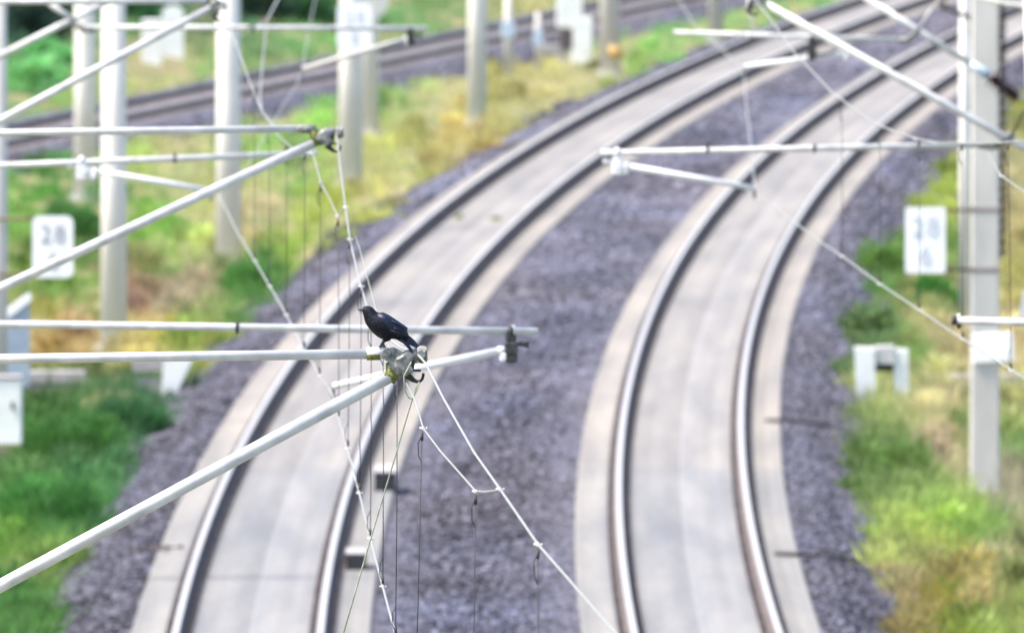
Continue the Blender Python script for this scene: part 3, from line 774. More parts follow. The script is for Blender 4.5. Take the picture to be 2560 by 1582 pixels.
def trough():
    for lab, x0, x1, y0, y1, Y in [('long grey concrete cable trough lying behind the big grey mast', 2300, 2640, 936, 1004, 326.0), ('grey concrete cable trough on the verge behind the white cabinet', 40, 215, 928, 990, 325.0)]:
        a = at(x0, y1, Y); b = at(x1, y1, Y); z1 = at(x0, y0, Y).z
        t = thing('cable_trough', lab, 'cable trough', (a + b) / 2)
        h = z1 - a.z; L = b.x - a.x; c = (a + b) / 2
        mb = MB(); mb.box((c.x, Y + 0.25, a.z + h * 0.25), (L, 0.45, h * 0.5)); mb.build('channel', M['sleeper'], t)  # brown material puts the shadow below the lids into the colour
        mb = MB()
        n = max(2, int(L / 0.5))
        for k in range(n):
            mb.box((a.x + L * (k + 0.5) / n, Y + 0.25, a.z + h * 0.75), (L / n - 0.012, 0.5, h * 0.48), bev=0.015)
        mb.build('lid', M['concrete_grey'], t)
trough()
def cabinet(label, x0, y0, x1, y1, Y, mat='cabinet', lid=True, dep=0.4, round_top=False, cat='cabinet', name='trackside_cabinet'):
    if Y is None: Y = ground((x0 + x1) / 2, y1 - 4).y
    a = at(x0, y1, Y); b = at(x1, y0, Y); c = (a + b) / 2; wd = b.x - a.x; hg = b.z - a.z
    t = thing(name, label, cat, (c.x, Y + dep / 2, a.z))
    mb = MB()
    if round_top:
        out = [(a.x, Y, a.z), (b.x, Y, a.z)] + [(c.x + wd / 2 * math.cos(q), Y, b.z - wd * .3 + wd * .3 * math.sin(q)) for q in np.linspace(0, math.pi, 9)]
        mb.prism(out, (0, dep, 0))
    else:
        mb.box((c.x, Y + dep / 2, c.z), (wd, dep, hg), bev=0.02)
    mb.build('housing', M[mat], t)
    if lid:
        mb = MB(); mb.box((c.x, Y + dep / 2, b.z + 0.025), (wd * 1.06, dep * 1.1, 0.045), bev=0.012); mb.build('lid', M['concrete_grey'], t)
        mb = MB(); mb.box((c.x + wd * 0.3, Y - 0.012, c.z + hg * 0.1), (0.03, 0.02, 0.10)); mb.build('handle', M['dark'], t)
    return t
cabinet('white cabinet cut by the left edge standing on the lower verge', -60, 948, 54, 1112, 291.0)
cabinet('small white square cabinet on the far bank behind the upper tube', 355, 50, 404, 168, None, lid=False)
cabinet('taller white round topped cabinet on the far bank behind the upper tube', 405, 16, 459, 150, None, lid=False, round_top=True)
cabinet('wide white box at the top edge left of the orange footed mast', 1392, -30, 1457, 70, 512.0, lid=False)
cabinet('narrow white cabinet standing just below the wide white box', 1429, 46, 1481, 160, None, lid=False)
cabinet('dark box under the wide white box at the top', 1398, 72, 1432, 124, 510.0, mat='fasten', lid=False)
cabinet('low grey concrete box beside the narrow white cabinet', 1342, 112, 1415, 172, None, mat='concrete_grey', lid=False)
def orange_foot():
    Y = 504.9; a = at(1533, 146, Y); b = at(1533, 115, Y); X = (1524 - 1280) / F * 505
    mb = MB(); mb.tube([(X + 0.06, 505, a.z), (X + 0.06, 505, b.z)], 0.235, 20); mb.build('base_band', M['orange'], mH)
orange_foot()
def blue_post():
    Y = 306.0; q = lambda x, y, d=0: at(x, y, Y) + Vector((0, d, 0))
    t = thing('sloping_cabinet', 'blue grey cabinet with a sloping white lid at the left edge', 'cabinet', q(45, 960))
    mb = MB(); mb.prism([q(17, 792), q(73, 752), q(73, 965), q(17, 965)], (0, 0.4, 0)); mb.build('housing', M['blue_grey'], t)
    mb = MB(); mb.prism([q(12, 778, -.03), q(72, 733, -.03), q(78, 750, -.03), q(19, 796, -.03)], (0, 0.48, 0)); mb.build('lid', M['white'], t)
blue_post()
for lab, x, y0, y1, wd, Y in [('thin pale grey post right of the slim cream mast', 1270, -20, 190, 20, 500.0), ('short grey post left of the dark box', 1345, 30, 175, 14, 503.0)]:
    a = at(x, y1, Y); b = at(x, y0, Y); t = thing('marker_post', lab, 'post', a)
    mb = MB(); mb.tube([a, b], wd / 2 / F * Y, 14); mb.build('pole', M['mast_grey'], t)
    mb = MB(); mb.box(a + Vector((0, -0.12, (b.z - a.z) * .55)), (wd * 1.7 / F * Y, 0.03, 0.35), bev=0.01); mb.build('plate', M['blue_metal'], t)
def lamp_head():
    Y = 475.2; t = thing('sign_board', 'cream rounded board at the very top behind the double plate', 'sign', at(936, 0, Y))
    q = lambda x, y: at(x, y, Y)
    mb = MB(); mb.prism([q(902, -40), q(972, -40), q(972, 12), q(955, 38), q(938, 52), q(915, 40), q(902, 15)], (0, 0.06, 0)); mb.build('plate', M['concrete'], t)
lamp_head()
def rail_boxes():
    for lab, x0, x1, yb, yt, Y, back in [('pale lidded box with dark front beside the left track right rail further up', 936, 989, 1228, 1182, 279.4, 2.0), ('pale lidded box with black front beside the left track right rail lower down', 865, 914, 1428, 1386, 258.7, 1.3)]:
        a = at(x0, yb, Y); b = at(x1, yt, Y)
        t = thing('trackside_box', lab, 'box', ((a.x + b.x) / 2, Y, -0.19), 'lidded boxes on the slab')
        h = b.z + 0.19; c = (a.x + b.x) / 2; w_ = b.x - a.x
        mb = MB(); mb.box((c, Y + back / 2, -0.19 + h / 2), (w_, back, h)); mb.build('housing', M['dark'], t)
        mb = MB(); mb.box((c + 0.0, Y + back / 2 + 0.01, b.z + 0.012), (w_ * 1.05, back * 1.02, 0.022), bev=0.006); mb.build('lid', M['concrete_grey'], t)
        if back > 2:
            mb = MB(); mb.box((c + 0.02, Y + back + 0.7, b.z + 0.04), (w_ * 1.05, 1.2, 0.05), bev=0.01); mb.build('lid', M['concrete'], t)
rail_boxes()
for lab, pts in [('dark cable crossing the right shoulder stones by the concrete portal', [(1915, 1050), (1985, 1050), (2060, 1060), (2130, 1083), (2185, 1110), (2225, 1140)]), ('dark cable crossing the right shoulder stones near the lower edge', [(1938, 1383), (2010, 1385), (2080, 1387), (2140, 1402), (2190, 1424), (2260, 1470), (2310, 1510)]), ('dark cable crossing the slab edge at the lower left', [(455, 1366), (420, 1368), (375, 1366), (330, 1372)])]:
    P = []
    for x, y in pts:
        p = atz(x, y, -0.2)
        zz = float(prof_main(np.array([p.x]), np.array([p.y]))[0]) if not (abs(p.x - XR(p.y)) < SL or abs(p.x - XL(p.y)) < SL) else -0.19
        p = atz(x, y, zz + 0.06); P.append(p)
    mb = MB(); mb.tube(P, 0.023, 8); o = mb.build('ground_cable', M['fasten']); tag(o, lab, 'cable', 'cables across the stones')

# ------------------------------------------------------------------ cantilevers
def line_at(p0, p1, X):
    t = (X - p0.x) / (p1.x - p0.x); return p0 + (p1 - p0) * t
def insulator(mb, a, b, r, n=6):
    d = b - a
    mb.tube([a, b], r * 0.55, 12)
    for k in range(n):
        c = a + d * ((k + 0.5) / n); e = d.normalized() * (d.length / n * 0.36)
        mb.tube([c - e * 0.8, c - e * 0.3, c + e * 0.5], [r * 0.6, r * 1.45, r * 0.65], 14)
def cantilever(label, Y, side, arm_mat='galv_bright', stay=None, strut=None, reg=None, reg_end=None, steady=None, mx=None, clips=(), extra=None, ins_px=None, clamp=True):
    """tubes are given by two picture points at distance Y and run on to their mast"""
    mastX = mx
    base = Vector((mastX, Y, 6.0))
    t = thing('cantilever', label, 'cantilever', base, 'catenary cantilevers')
    def run(name, pts, r, to_mast=True, mat='galv', ins=True, z_end=None):
        p0 = at(*pts[0], Y); p1 = at(*pts[-1], Y)
        inner, outer = (p0, p1) if abs(p0.x - mastX) > abs(p1.x - mastX) else (p1, p0)
        mb = MB()
        if to_mast:
            e = line_at(inner, outer, mastX - (0.2 if mastX > inner.x else -0.2))
            d = (e - inner).normalized()
            i1 = e - d * 0.12; i0 = e - d * 0.55
            if ins_px and name == 'strut': i0 = at(*ins_px[0], Y); i1 = at(*ins_px[1], Y)
            k0 = i0 - d * 0.16
            mb.tube([inner, inner + (k0 - inner) * 0.5, k0], r, 20)
            o = mb.build(name, M[mat], t)
            m2 = MB(); insulator(m2, i0, i1, r * (2.7 if ins_px else 1.75)); m2.build('insulator', M['insul'], o)
            for fa, fb, fr in ((k0 - d * (0.1 if ins_px else 0), i0, 1.5), (i1, e, 1.4)):
                m3 = MB(); m3.tube([fa, fa + (fb - fa) * 0.5, fb], [r * fr * 0.8, r * fr, r * fr], 16); m3.build('end_fitting', M['blue_metal'], o)
        else:
            mb.tube([inner, inner + (outer - inner) * 0.5, outer], r, 20)
            o = mb.build(name, M[mat], t)
        return o
    if stay: run('stay_tube', stay, 0.027)
    if strut: run('strut', strut, 0.0355)
    if reg:
        if reg_end is not None: run('registration_tube', [reg[0], reg_end], 0.0285, to_mast=False)
        else: run('registration_tube', reg, 0.0285, to_mast=True)
    for (cx, cy, dark, hgt) in clips:
        p = at(cx, cy, Y); mb = MB()
        mb.tube([p - Vector((0.012, 0, 0)), p + Vector((0.012, 0, 0))], 0.037, 16)
        mb.box(p + Vector((0, 0, hgt * 0.5)), (0.02, 0.03, abs(hgt)), bev=0.004)
        mb.build('clip', M['dark'] if dark else M['galv_bright'], t)
    if steady:
        s0, s1, br_top, dark = steady       # outer end (at drop bracket), inner tip, bracket hook point on tube
        p0 = at(*s0, Y); p1 = at(*s1, Y); q = at(*br_top, Y)
        mb = MB(); mb.tube([p0, p0 + (p1 - p0) * 0.5, p1], [0.03, 0.029, 0.024], 18); o = mb.build('steady_arm', M[arm_mat], t)
        m2 = MB(); m2.box(p1 + Vector((0, 0, -0.05)), (0.03, 0.05, 0.09), bev=0.008); m2.tube([p1 + Vector((0, -.03, -.08)), p1 + Vector((0, .03, -.08))], 0.014, 8); m2.build('contact_clamp', M['grey_cast'], o)
        mb = MB(); sg = 1 if q.x > p0.x else -1
        low = Vector((q.x, Y, p0.z - 0.06))
        mb.box((q + low) / 2 + Vector((0, 0, 0.02)), (0.075, 0.06, (q.z - low.z)), bev=0.012)
        mb.box(low + Vector((0, 0, 0.05)), (0.095, 0.07, 0.15), bev=0.012)
        mb.tube([q + Vector((-.02, 0, 0)), q + Vector((.02, 0, 0))], 0.04, 16)
        mb.tube([low + Vector((0.03, -0.05, 0.06)), low + Vector((0.03, 0.05, 0.06))], 0.025, 10)
        mb.tube([low + Vector((sg * 0.05, 0, 0.11)), low + Vector((sg * 0.13, 0, 0.10))], [0.014, 0.022], 8)
        mb.tube([p0, low + Vector((0, -0.02, 0.03))], 0.02, 10)
        mb.build('drop_bracket', M['dark'] if dark else M['galv_bright'], t)
        mb = MB(); mb.tube([p0 + (p0 - p1).normalized() * 0.035, p0 - (p0 - p1).normalized() * 0.02], [0.028, 0.036], 14); mb.box(p0 + Vector((sg * 0.02, -0.01, -0.045)), (0.06, 0.05, 0.07), bev=0.014)
        mb.build('arm_joint', M['galv_bright'], o)
    return t

def mastoff(Y, s): return XL(Y) - 4.15 if s < 0 else XR(Y) + 3.9
def clamp_group(t, cx, cy, ex, ey, Y, detail):
    """messenger clamp where stay and strut meet; (cx,cy) strut end, (ex,ey) messenger wire point"""
    u = 469 * 123.6 / F if detail else 1.0
    k = Y / F
    c = at(cx, cy, Y); e = at(ex, ey, Y)
    mb = MB()
    # cast knuckle: lofted body from the strut end up to the wire saddle
    pts = [c, c + (e - c) * 0.35 + Vector((0, 0, 0.015)), c + (e - c) * 0.7 + Vector((0, 0, 0.02)), e]
    mb.tube(pts, [0.05, 0.052, 0.04, 0.028], 14)
    mb.box(c + (e - c) * 0.45 + Vector((0, -0.045, -0.005)), (0.06, 0.03, 0.11), Matrix.Rotation(-0.5, 3, 'Y'), 0.01)
    mb.tube([e + Vector((0.02, -0.05, 0.0)), e + Vector((0.02, 0.05, 0.0))], 0.022, 12)
    mb.tube([e + Vector((0.025, -0.03, 0.03)), e + Vector((0.03, 0.03, -0.03))], 0.027, 12)
    mb.build('messenger_clamp', M['grey_cast'], t)
    mb = MB()
    mb.box(e + Vector((-0.035, 0.0, -0.055)), (0.042, 0.06, 0.085), Matrix.Rotation(0.15, 3, 'Y'), 0.01)
    mb.box(e + Vector((-0.005, 0.0, -0.085)), (0.05, 0.04, 0.012), None, 0.003)
    h0 = e + Vector((-0.07, 0.0, -0.095))
    mb.tube([h0, h0 + Vector((0.025, 0, -0.022)), h0 + Vector((0.05, 0, -0.042)), h0 + Vector((0.07, 0, -0.05)), h0 + Vector((0.085, 0, -0.048)), h0 + Vector((0.097, 0, -0.036)), h0 + Vector((0.102, 0, -0.018)), h0 + Vector((0.103, 0, -0.004))], [0.024, 0.019, 0.013, 0.009, 0.008, 0.008, 0.008, 0.008], 10)
    mb.build('clamp_hook', M['dark'], t)
    return c, e

# ----- left track, distance by distance
Y1, Y2, Y3, Y4 = 123.6, 168.0, 212.0, 256.0
G = 0
c1 = cantilever('sharp cantilever of two white tubes on which the crow perches', Y1, -1, stay=[(962, 884), (0, 897)], strut=[(975, 940), (0, 1464)], mx=mastoff(Y1, -1),
    reg=[(1330, 1640), (0, 1612)], steady=((1215, 1675), (985, 1735), (1240, 1642), True))
# stay sleeve
mb = MB(); mb.tube([at(917, 883, Y1), at(966, 882, Y1)], 0.0315, 20); mb.build('sleeve', M['galv'], c1)
mb = MB(); mb.tube([at(917, 884.5, Y1) + Vector((0, 0, -0.004)), at(950, 884, Y1) + Vector((0, 0, -0.004))], 0.0305, 18); mb.build('sleeve_moss', M['lichen'], c1)
clamp_group(c1, 985, 930, 1043, 886, Y1, True)
def crow_clamp():
    k = Y1
    mb = MB()
    # fork that holds the stay tube, and the cast web down to the strut
    mb.prism([at(955, 872, k), at(985, 868, k), at(1008, 880, k), at(1022, 892, k), at(1026, 925, k), at(1005, 938, k), at(988, 930, k), at(972, 905, k), at(957, 896, k)], (0, 0.05, 0))
    mb.v = [p + Vector((0, -0.025, 0)) for p in mb.v]
    mb.build('knuckle', M['grey_cast'], c1)
    mb = MB(); mb.tube([at(966, 882, k) + Vector((0, -0.05, 0)), at(966, 882, k) + Vector((0, 0.05, 0))], 0.022, 12)
    mb.tube([at(1000, 906, k) + Vector((0, -0.055, 0)), at(1000, 906, k) + Vector((0, 0.05, 0))], 0.020, 12)
    mb.tube([at(993, 895, k) + Vector((0, -0.045, 0)), at(1014, 930, k) + Vector((0, -0.045, 0))], 0.013, 10)
    mb.build('bolt', M['grey_cast'], c1)
    mb = MB(); mb.tube([at(969, 905, k), at(977, 920, k), at(989, 946, k)], [0.012, 0.03, 0.022], 12)
    mb.tube([at(966, 927, k), at(995, 946, k)], 0.0385, 18)
    mb.build('lichen_band', M['lichen'], c1)
crow_clamp()
c2 = cantilever('second cantilever of white tubes behind the crow with dark clamp left of the tall mast', Y2, -1, stay=[(745, 322), (0, 333)], strut=[(785, 358), (0, 721)], mx=mastoff(Y2, -1),
    reg=[(1345, 829), (0, 810)], steady=((1252, 876), (833, 965), (1277, 828), True), clips=((593, 818, True, -0.05), (1283, 827, False, 0.04)))
mb = MB(); mb.tube([at(742, 322, Y2), at(790, 324, Y2)], 0.031, 20); mb.build('sleeve', M['grey_cast'], c2)
clamp_group(c2, 795, 352, 840, 330, Y2, False)
mb = MB(); mb.tube([at(783, 325, Y2), at(788, 340, Y2), at(792, 365, Y2)], [0.03, 0.04, 0.034], 12); mb.build('lichen_band', M['lichen'], c2)
mb = MB(); mb.prism([at(778, 322, Y2), at(800, 326, Y2), at(815, 340, Y2), at(812, 362, Y2), at(790, 364, Y2), at(782, 345, Y2)], (0, 0.05, 0)); mb.build('knuckle', M['grey_cast'], c2)
c3 = cantilever('third cantilever with its stay tube along the top edge at the left', Y3, -1, stay=[(518, 3), (0, 5)], strut=[(528, 20), (0, 302)], mx=mastoff(Y3, -1),
    reg=[(792, 383), (0, 414)], steady=((240, 427), (527, 477), (204, 401), False), clips=((437, 398, True, 0.06),))
clamp_group(c3, 530, 18, 552, 14, Y3, False)
mb = MB(); mb.box(at(224, 430, Y3), (0.05, 0.06, 0.1), bev=0.015); mb.build('bracket_pin', M['galv_bright'], c3)
c4 = cantilever('far left cantilever whose level tube runs to the double plate mast', Y4, -1, arm_mat='mast_grey', strut=[(300, -10), (0, 140)], mx=mastoff(Y4, -1),
    reg=[(1068, 72), (190, 68)], reg_end=(190, 68), steady=((1016, 98), (757, 172), (1026, 76), True), clips=((632, 72, True, -0.05), (833, 74, True, -0.06)))
mb = MB(); mb.tube([at(122, 8, Y4), at(150, 28, Y4), at(178, 46, Y4)], 0.03, 14); mb.build('hanger_tube', M['galv'], c4)
mb = MB(); mb.box(at(180, 52, Y4), (0.1, 0.07, 0.12), bev=0.02); mb.tube([at(184, 60, Y4), at(212, 74, Y4), at(238, 76, Y4)], [0.035, 0.04, 0.03], 12); mb.build('tube_joint', M['grey_cast'], c4)
# ----- right track
r2 = cantilever('sharp white level tube with a dark end entering from the right edge', Y2, 1, reg=[(2388, 801), (2600, 807)], mx=mastoff(Y2, 1), strut=[(2700, 390), (2990, 560)], stay=[(2700, 355), (3000, 358)])
mb = MB(); mb.tube([at(2379, 801, Y2), at(2392, 801, Y2)], 0.033, 16); mb.box(at(2398, 811, Y2), (0.03, 0.04, 0.05), bev=0.01); mb.tube([at(2396, 812, Y2), at(2398, 822, Y2)], 0.014, 8); mb.build('end_cap', M['dark'], r2)
mb = MB(); mb.box(at(2397, 793, Y2), (0.03, 0.03, 0.05), bev=0.008); mb.build('clip', M['galv_bright'], r2)
r3 = cantilever('right cantilever with long sloping tube and a level tube ending over the stones', Y3, 1, strut=[(1916, 11), (2515, 345)], mx=mastoff(Y3, 1), stay=[(1915, -14), (2960, -20)],
    reg=[(1503, 383), (2450, 362)], reg_end=(2450, 362), steady=((1568, 415), (1886, 471), (1543, 380), False), clips=((1768, 374, True, 0.07), (2036, 369, True, -0.05)))
mb = MB(); mb.tube([at(2446, 363, Y3), at(2480, 368, Y3), at(2505, 356, Y3), at(2530, 348, Y3)], [0.028, 0.035, 0.04, 0.045], 12); mb.box(at(2522, 348, Y3), (0.08, 0.09, 0.14), Matrix.Rotation(0.5, 3, 'Y'), 0.02); mb.build('tube_joint', M['grey_cast'], r3)
clamp_group(r3, 1908, 8, 1886, -2, Y3, False)
r4 = cantilever('far right cantilever with brown ribbed insulator in front of the grey mast', Y4, 1, strut=[(2150, -14), (2440, 168)], mx=(2598 - 1280) / F * Y4,
    reg=[(1683, 82), (2244, 100)], reg_end=(2244, 100), steady=((2120, 132), (1860, 168), (2030, 96), True), clips=((1870, 90, False, 0.0),), ins_px=((2476, 191), (2546, 246)))
mb = MB(); mb.tube([at(2240, 100, Y4), at(2268, 100, Y4), at(2288, 84, Y4), at(2300, 72, Y4)], [0.028, 0.036, 0.036, 0.03], 12); mb.box(at(2291, 80, Y4), (0.07, 0.09, 0.13), Matrix.Rotation(0.5, 3, 'Y'), 0.02); mb.build('tube_joint', M['grey_cast'], r4)
# masts that carry the near cantilevers (just outside the picture)
for lab, Yq, s in [('concrete mast carrying the cantilever with the crow', Y1, -1), ('concrete mast carrying the second left cantilever', Y2, -1), ('concrete mast carrying the third left cantilever', Y3, -1), ('concrete mast carrying the far left cantilever', Y4, -1), ('concrete mast carrying the sharp right tube with the dark end', Y2, 1), ('concrete mast carrying the right cantilever over the stones', Y3, 1)]:
    Xm = mastoff(Yq, s); mast(lab, 1280 + Xm / Yq * F, Yq, 0.38 / Yq * F, group='concrete catenary masts')

# ------------------------------------------------------------------ wires
ZC = 5.3
def Yc(y): return (H - ZC) * F / (y + 1240)
def wire(name, label, cat, pts, r, mat, clamps=(), grp=None, seg=7):
    """pts: (x, y, Y)"""
    P = [at(*q) for q in pts]
    mb = MB(); mb.tube(P, r, seg)
    o = mb.build(name, M[mat]); tag(o, label, cat, grp)
    for x, y, Y in clamps:
        p = at(x, y, Y); m2 = MB()
        m2.box(p, (0.015, 0.035, 0.02), bev=0.004); m2.tube([p + Vector((-0.02, 0, 0.003)), p + Vector((0.02, 0, -0.003))], 0.0055, 8)
        m2.tube([p + Vector((0.015, -.015, 0)), p + Vector((0.021, -.015, 0))], 0.008, 8)
        m2.build('wire_clamp', M['galv'], o)
    return o
def cpts(l): return [(x, y, Yc(y)) for x, y in l]
CL = [(757, 171), (745, 207), (692, 288), (645, 375), (600, 445), (545, 520), (571, 553), (597, 588), (636, 650), (672, 712), (700, 758), (715, 785), (746, 846), (760, 872), (800, 938), (831, 985), (848, 1050), (869, 1120), (898, 1231), (926, 1345), (957, 1465), (990, 1590), (1020, 1740), (1200, 2100), (1650, 2700)]
CL = [(545, 482) if q == (545, 520) else q for q in CL]
CL = [q for q in CL if q not in [(571, 553)]]
wire('contact_wire', 'pale contact wire zigzagging down left of the crow', 'wire', [(800, -60, 400.0 * 0 + Yc(-60)), (788, 0, Yc(0)), (768, 96, Yc(96))] + cpts(CL), 0.0066, 'wire',
     [(869, 1122, Yc(1122)), (898, 1232, Yc(1232)), (926, 1346, Yc(1346)), (957, 1466, Yc(1466)), (638, 652, Yc(652)), (675, 716, Yc(716)), (716, 787, Yc(787)), (801, 940, Yc(940))])
CR = [(1690, -10), (1735, 60), (1805, 125), (1858, 172), (1866, 265), (1876, 350), (1888, 478), (1893, 492), (1965, 540), (2045, 600), (2105, 640), (2200, 710), (2298, 775), (2408, 848), (2440, 870), (2530, 925), (2575, 955), (2850, 1130), (3100, 1800)]
wire('contact_wire', 'pale contact wire slanting down to the white board at the right', 'wire', cpts(CR), 0.0068, 'wire',
     [(2105, 641, Yc(641)), (2200, 711, Yc(711)), (2300, 775, Yc(775)), (2407, 848, Yc(848)), (2528, 926, Yc(926))])
# messenger wires
ML = [(500, -330, 300.0), (540, -120, 256.0), (552, -40, 235.0), (556, 12, Y3), (572, 60, 209.0), (592, 112, 205.5), (617, 185, 201.0), (640, 245, 196.5), (658, 283, 192.0), (690, 318, 186.0), (740, 326, 178.0), (800, 328, 172.0), (840, 330, Y2), (850, 410, 166.0), (864, 520, 162.8), (875, 600, 158.5), (903, 718, 152.0), (922, 780, 146.0), (950, 830, 138.0), (1000, 868, 129.0), (1045, 886, Y1), (1064, 908, 122.3), (1110, 998, 119.5), (1185, 1130, 114.5), (1250, 1222, 110.5), (1345, 1360, 105.5), (1440, 1468, 101.0), (1545, 1590, 96.5), (1950, 2000, 79.6), (2600, 3600, 45.0)]
wire('messenger_wire', 'bright messenger wire running from the clamp under the crow to the lower right', 'wire', ML, 0.0062, 'wire',
     [(1250, 1223, 110.4), (1345, 1361, 105.4), (864, 519, 162.7), (875, 599, 158.4), (903, 716, 151.9), (590, 112, 205.4)])
MR = [(1820, -200, 256.0), (1884, -6, Y3), (1920, 40, 209.5), (1986, 132, 203.0), (2079, 230, 196.0), (2185, 310, 188.5), (2290, 347, 183.0), (2345, 357, 180.5), (2450, 360, 175.5), (2580, 352, 170.5), (2650, 345, Y2), (3100, 1400, 110.0)]
wire('messenger_wire', 'pale messenger wire sagging from the top to the right edge', 'wire', MR, 0.0066, 'wire', [(2290, 348, 182.9)])
wire('stitch_wire', 'thin stitch wire passing under the clamp of the second cantilever', 'wire', [(658, 283, 191.8), (690, 335, 187.5), (728, 368, 183.0), (760, 380, 175.5), (784, 388, 170.0), (802, 457, 168.2), (825, 500, 166.3), (845, 541, 164.5), (863, 520, 162.9)], 0.0046, 'wire', [(802, 457, 168.1), (845, 541, 164.4), (778, 384, 171.0)])
wire('stitch_wire', 'thin stitch wire hanging right of the crow down to the messenger wire', 'wire', [(1016, 958, 123.3), (1038, 1000, 122.0), (1058, 1070, 119.0), (1100, 1126, 116.0), (1190, 1228, 111.9), (1215, 1229, 111.2), (1250, 1224, 110.4)], 0.0046, 'wire', [(1058, 1071, 118.9), (1190, 1229, 111.8)])
wire('hanger_rope', 'thin dull green rope dropping behind the neck of the crow from the messenger wire', 'rope', [(888, 590, 156.5), (899, 622, 153.0), (913, 674, 149.0), (923, 711, 146.0), (935, 758, 141.0), (960, 840, 133.0), (1000, 925, 125.5)], 0.0026, 'wire_green')
wire('hanger_rope', 'thin green rope slanting down left from the hook under the crow', 'rope', [(1028, 905, Y1 - 0.08), (1010, 940, Y1 - 0.1), (1012, 975, Y1 - 0.1), (1022, 994, Y1 - 0.1), (1030, 998, Y1 - 0.1), (1042, 975, Y1 - 0.08), (1048, 955, Y1 - 0.06), (1043, 962, Y1 - 0.05), (1030, 1000, Y1 - 0.05), (1006, 1080, Y1), (927, 1345, Y1), (888, 1480, Y1), (850, 1612, Y1)], 0.0042, 'wire_green')
wire('stitch_wire', 'thin stitch wire crossing the counterweight at the right edge', 'wire', [(2470, 385, 174.5), (2504, 441, 172.0), (2565, 482, 169.5), (2700, 560, 165.0)], 0.0055, 'wire', [(2504, 441, 171.9)])
wire('jumper_cable', 'dark looped jumper cable under the end of the right sloping tube', 'cable', [(2448, 364, 211.0), (2490, 362, 211.0), (2525, 340, 210.8), (2545, 312, 210.6), (2556, 285, 210.5), (2575, 262, 210.5)], 0.010, 'dark')
wire('hanger_rope', 'pale hanger rope with dark end above the joint at the upper right', 'rope', [(2358, -40, Y4), (2344, 5, Y4), (2316, 40, Y4), (2298, 72, Y4)], 0.012, 'concrete')
wire('jumper_cable', 'pale looped cable hanging from the top onto the level tube', 'cable', [(705, -20, 250.0), (688, 12, 249.0), (667, 52, 248.0), (645, 62, 247.5), (607, 71, 247.0)], 0.011, 'wire')
wire('jumper_cable', 'thin pale cable dropping from the level tube to the bright messenger wire', 'cable', [(668, 50, 248.0), (661, 110, 240.0), (655, 175, 230.0), (650, 245, 215.0), (657, 284, 194.0)], 0.0075, 'wire')
wire('hanger_rope', 'short pale rope at the top right of the upper tubes', 'rope', [(1868, -20, Y4), (1874, 30, Y4), (1880, 66, Y4), (1897, 84, Y4)], 0.013, 'concrete')
wire('stay_rope', 'pale tube crossing the upper right corner behind the masts', 'tube', [(2440, -10, 290.0), (2500, 6, 290.0), (2556, 16, 290.0), (2640, 30, 290.0)], 0.03, 'mast')
def dark_bracket():
    t = thing('mast_bracket', 'dark bracket arm at the top left of the slim cream mast', 'bracket', at(2424, 42, 348))
    mb = MB(); mb.tube([at(2345, -6, 348), at(2356, 14, 348), at(2400, 36, 348), at(2424, 44, 348)], [0.06, 0.06, 0.035, 0.03], 10); mb.build('arm', M['fasten'], t)
    mb = MB(); mb.box(at(2428, 44, 348) + Vector((0, -0.2, 0)), (0.1, 0.08, 0.14), bev=0.02); mb.build('pad', M['dark'], t)
dark_bracket()

# droppers
def dropper(label, x, yt, Yt, xb, yb, Yb, loop_top=True, r=0.0031):
    a = at(x, yt, Yt); b = at(xb, yb, Yb)
    mb = MB(); mb.tube([a, a + (b - a) * 0.5 + Vector((0.003, 0, 0)), b], r, 6)
    o = mb.build('dropper', M['dropper']); tag(o, label, 'dropper', 'dropper wires of the overhead line')
    for p, sgn in ((a, -1), (b, 1)):
        m2 = MB()
        q = p + Vector((0, 0, sgn * 0.02))
        m2.tube([q, q + Vector((-0.020, 0, sgn * 0.05)), q + Vector((-0.018, 0, sgn * 0.11)), q + Vector((0.0, 0, sgn * 0.15))], 0.003, 6)
        m2.build('thimble_loop', M['dropper'], o)
        m2 = MB(); m2.tube([p + Vector((0, 0, sgn * 0.015)), p + Vector((0, 0, sgn * 0.055))], 0.008, 8)
        m2.build('thimble', M['dropper'], o)
DR = [
    ('faint dropper above the left contact wire, farthest left of the thin lines', 636, 236, 196.4, 636, 650),
    ('faint dropper second from the left behind the sloping tube', 673, 312, 190.2, 673, 712),
    ('faint dropper third from the left crossing the yellow weeds', 716, 358, 183.3, 716, 785),
    ('faint dropper fourth from the left under the second cantilever clamp', 762, 382, 175.8, 760, 872),
    ('thin dropper hanging from the small clamp below the second cantilever', 801, 460, 170.4, 799, 938),
    ('thin dropper hanging from the lower stitch clamp right of the weeds', 845, 545, 162.6, 847, 1043),
    ('thin dropper left of the beak ending at the pale clamp above the lower tube', 874, 602, 157.3, 870, 1120),
    ('thin dropper passing right under the beak of the crow', 903, 720, 150.2, 899, 1230),
    ('thin dropper starting under the breast of the crow', 928, 800, 143.6, 926, 1344),
    ('sharp dropper hanging behind the sleeve below the feet of the crow', 958, 842, 137.2, 957, 1464),
    ('sharp long dropper left of the loop under the hook', 993, 925, 131.2, 989, 1590)]
for lab, x, yt, Y, xb, yb in DR: dropper(lab, x, yt, Y, xb, yb, Yc(yb))
dropper('sharp dropper hanging from the first stitch clamp right of the hook', 1055, 1074, 118.8, 1034, 1880, 118.8)
dropper('thin dropper hanging from the lower stitch clamp over the stones', 1189, 1232, 111.7, 1176, 2080, 111.7)
dropper('thin dropper hanging from the messenger wire nearest the right slab', 1345, 1366, 105.3, 1345, 2285, 105.3)
